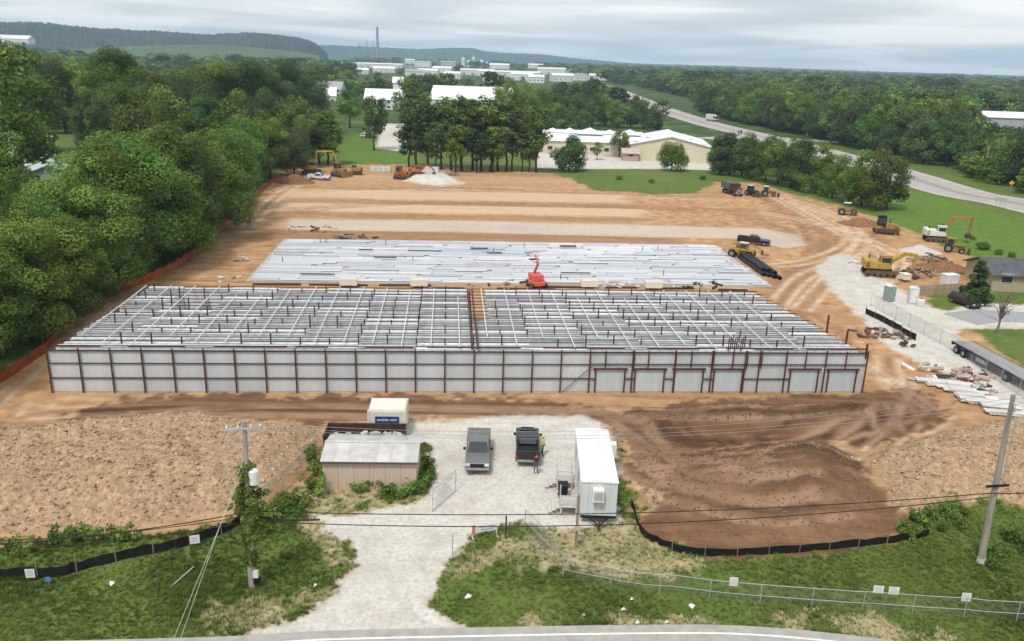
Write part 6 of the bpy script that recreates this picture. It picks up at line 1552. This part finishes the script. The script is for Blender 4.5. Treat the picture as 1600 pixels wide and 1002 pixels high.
def tuft(g, s):
    n = 10; a = g.uniform(0, 6.28, n); b = g.uniform(0, .25*s, n); h = s*g.uniform(.6, 1.2, n); l = g.uniform(.5, 1.2, n)*s; w = .022+.06*s
    base = np.stack([b*np.cos(a), b*np.sin(a), np.full(n, -.05)], 1); side = np.stack([-np.sin(a), np.cos(a), np.zeros(n)], 1)*w
    tip = base+np.stack([l*np.cos(a), l*np.sin(a), h+.05], 1); v = np.stack([base-side, base+side, tip], 1).reshape(-1, 3); return v, np.arange(3*n).reshape(n, 3)
OCT = np.array([(1, 0, 0), (-1, 0, 0), (0, 1, 0), (0, -1, 0), (0, 0, 1), (0, 0, -1)], float); OCF = np.array([(0, 2, 4), (2, 1, 4), (1, 3, 4), (3, 0, 4), (2, 0, 5), (1, 2, 5), (3, 1, 5), (0, 3, 5)])
def clodf(g, s): return OCT*s*g.uniform(.55, 1.1, (6, 3)).mean(1)[:, None]*g.uniform(.6, 1.3, 3)*np.array([1, 1, .6])+g.normal(0, s*.18, (6, 3)), OCF
gs = np.random.default_rng(31)
nS = 110000; ys = 36+gs.random(nS)**1.3*34; xs_ = gs.uniform(-1, 1, nS)*(ys*.72+6); zz, mk_ = ground_fields(xs_, ys, False)
roadok = np.array([True]*nS); re_ = np.array([(p.x, p.y) for p in road_edge]); roadok = ys > np.interp(xs_, re_[:, 0], re_[:, 1])+.15
keep = (mk_['grass'] > .55) & (gs.random(nS) < np.clip(1.15-mk_['straw']*1.0, .08, 1)*(.55+.45*fbm(xs_/5, ys/5, 40))) & roadok
keep &= ~((np.abs(xs_+10.1) < 3.6) & (ys > 55) & (ys < 60.4)) & ~((np.abs(xs_-6.4) < 1.3) & (ys > 51.5) & (ys < 60.3))
i = np.where(keep)[0][:30000]; hgt = .09+.15*np.clip(fbm(xs_[i]/6, ys[i]/6, 44)+.5, 0, 1.3)
GRASSM = leaf_material('grass_blades', (.055, .095, .018), (.23, .285, .07), .45, False)
scatter('grass', 'rough green grass and weeds along the roadside', tuft, list(zip(xs_[i], ys[i], zz[i], hgt)), GRASSM, 1)
i = np.where((mk_['grass'] > .3) & (mk_['straw'] > .35) & roadok & (gs.random(nS) < .35))[0][:2200]
scatter('dry_grass', 'pale dry straw and sparse weeds by the driveway', tuft, list(zip(xs_[i], ys[i], zz[i], np.full(len(i), .2))), leaf_material('dry_blades', (.36, .34, .16), (.66, .58, .36), .4, False), 2)
nC = 90000; ys = gs.uniform(44, 80, nC); xs_ = gs.uniform(-1, 1, nC)*62; zz, mk_ = ground_fields(xs_, ys, False)
CLODM = leaf_material('soil_clods', (.25, .16, .09), (.58, .44, .30), 0.0, False); CLODD = leaf_material('dark_clods', (.11, .058, .032), (.28, .175, .105), 0.0, False)
k_ = mk_['clod']*(mk_['grass'] < .4)
i = np.where((k_ > .25) & (mk_['dark'] < .45) & (gs.random(nC) < k_))[0][:24000]; scatter('soil_clods', 'loose tan clods covering the spoil heaps', clodf, list(zip(xs_[i], ys[i], zz[i]+.01, .045+.17*gs.random(len(i))**3)), CLODM, 3)
i = np.where((k_ > .15) & (mk_['dark'] >= .45) & (gs.random(nC) < k_*.9))[0][:12000]; scatter('soil_clods', 'dark brown clods on the wet soil mounds', clodf, list(zip(xs_[i], ys[i], zz[i]+.005, .03+.11*gs.random(len(i))**3)), CLODD, 4)
# weeds by the shed, along the silt fences and on the heap foot
def weeds(label, pxs, hmin, hmax, group, n=260):
    for q in pxs:
        p = GG(*q); h = rk.uniform(hmin, hmax); o = thing('weed_plant', label, 'weeds', p, rk.uniform(0, 6), group); g = np.random.default_rng(int(q[0]*7+q[1])); cs = np.stack([g.normal(0, .28, 9), g.normal(0, .28, 9), g.uniform(.15, .85, 9)*h], 1)
        MB().path([(0, 0, -.05), (.03, 0, h*.7)], [.02, .008], 5).build('stem', BARK, o); link('foliage', leaves_mesh('foliage', cs, np.full(9, .3), n, .16, LEAF, int(q[0])), o)
weeds('leafy weed growing against the tan shed front', [(577, 766), (610, 766), (628, 764), (636, 762), (645, 764), (600, 770), (560, 770)], .6, 1.5, 'weeds along the shed front')
weeds('bushy weed at the shed corner beside the gravel', [(662, 765), (668, 745), (670, 730), (666, 755), (655, 772), (640, 776), (625, 780)], .8, 1.5, 'weeds at the shed corner')
weeds('bushy weed between the spoil heap and the shed wall', [(496, 765), (492, 745), (488, 728), (500, 775), (490, 710), (482, 770)], 1.0, 1.9, 'weeds between heap and shed', 320)
weeds('leafy weed at the foot of the long spoil heap', [(20, 860), (50, 858), (85, 852), (115, 848), (150, 848), (180, 845), (205, 846), (130, 840)], .7, 1.3, 'weeds at the foot of the long spoil heap', 320)
weeds('lush weed at the foot of the loose heap beside the leaning pole', [(1410, 828), (1430, 815), (1450, 808), (1475, 805), (1500, 806), (1440, 830), (1470, 826), (1500, 828), (1425, 842), (1590, 850), (1575, 840), (1600, 865), (1555, 870), (1545, 885)], .7, 1.3, 'weeds beside the leaning pole', 320)
weeds('scrubby weed by the vine-covered pole', [(420, 812), (440, 800), (455, 790), (412, 830), (470, 810), (480, 792), (400, 822)], .7, 1.3, 'weeds by the vine-covered pole', 300)
# low shrubs on the highway lawn and scrub on the green bank
for px, py, w in ((1500, 392, 1.0), (1535, 390, 1.4), (1560, 398, 1.2), (1470, 358, 1.3), (1580, 402, 1.1), (1520, 375, 1.0)): px_tree('lawn_shrub', 'low green shrub on the lawn beside the machines', ('bush', 'mid', 1), px, py, py-rk.uniform(5, 13), 'shrubs on the lawn beside the machines', w, 'shrub')
for px, py in ((968, 281), (1018, 286), (1098, 281)): px_tree('bank_shrub', 'scrubby shrub on the green bank at the back of the site', ('bush', 'mid', 1), px, py, py-7, 'shrubs on the green bank', 1.3, 'shrub')
# ================================================================== HAZE
hzb = MB().box((0, 3950, 93), (18800, 11100, 196)).build('haze', None)
hzb.data.materials.clear(); hm = bpy.data.materials.new('haze'); hm.use_nodes = True; nt = hm.node_tree; nt.nodes.clear()
pv = nt.nodes.new('ShaderNodeVolumePrincipled'); pv.inputs['Color'].default_value = (.55, .75, 1.0, 1); pv.inputs['Density'].default_value = 1.1e-4; pv.inputs['Anisotropy'].default_value = .0
ot = nt.nodes.new('ShaderNodeOutputMaterial'); nt.links.new(pv.outputs[0], ot.inputs['Volume']); hzb.data.materials.append(hm)
tag(hzb, 'thin bluish air over the plain', kind='stuff')
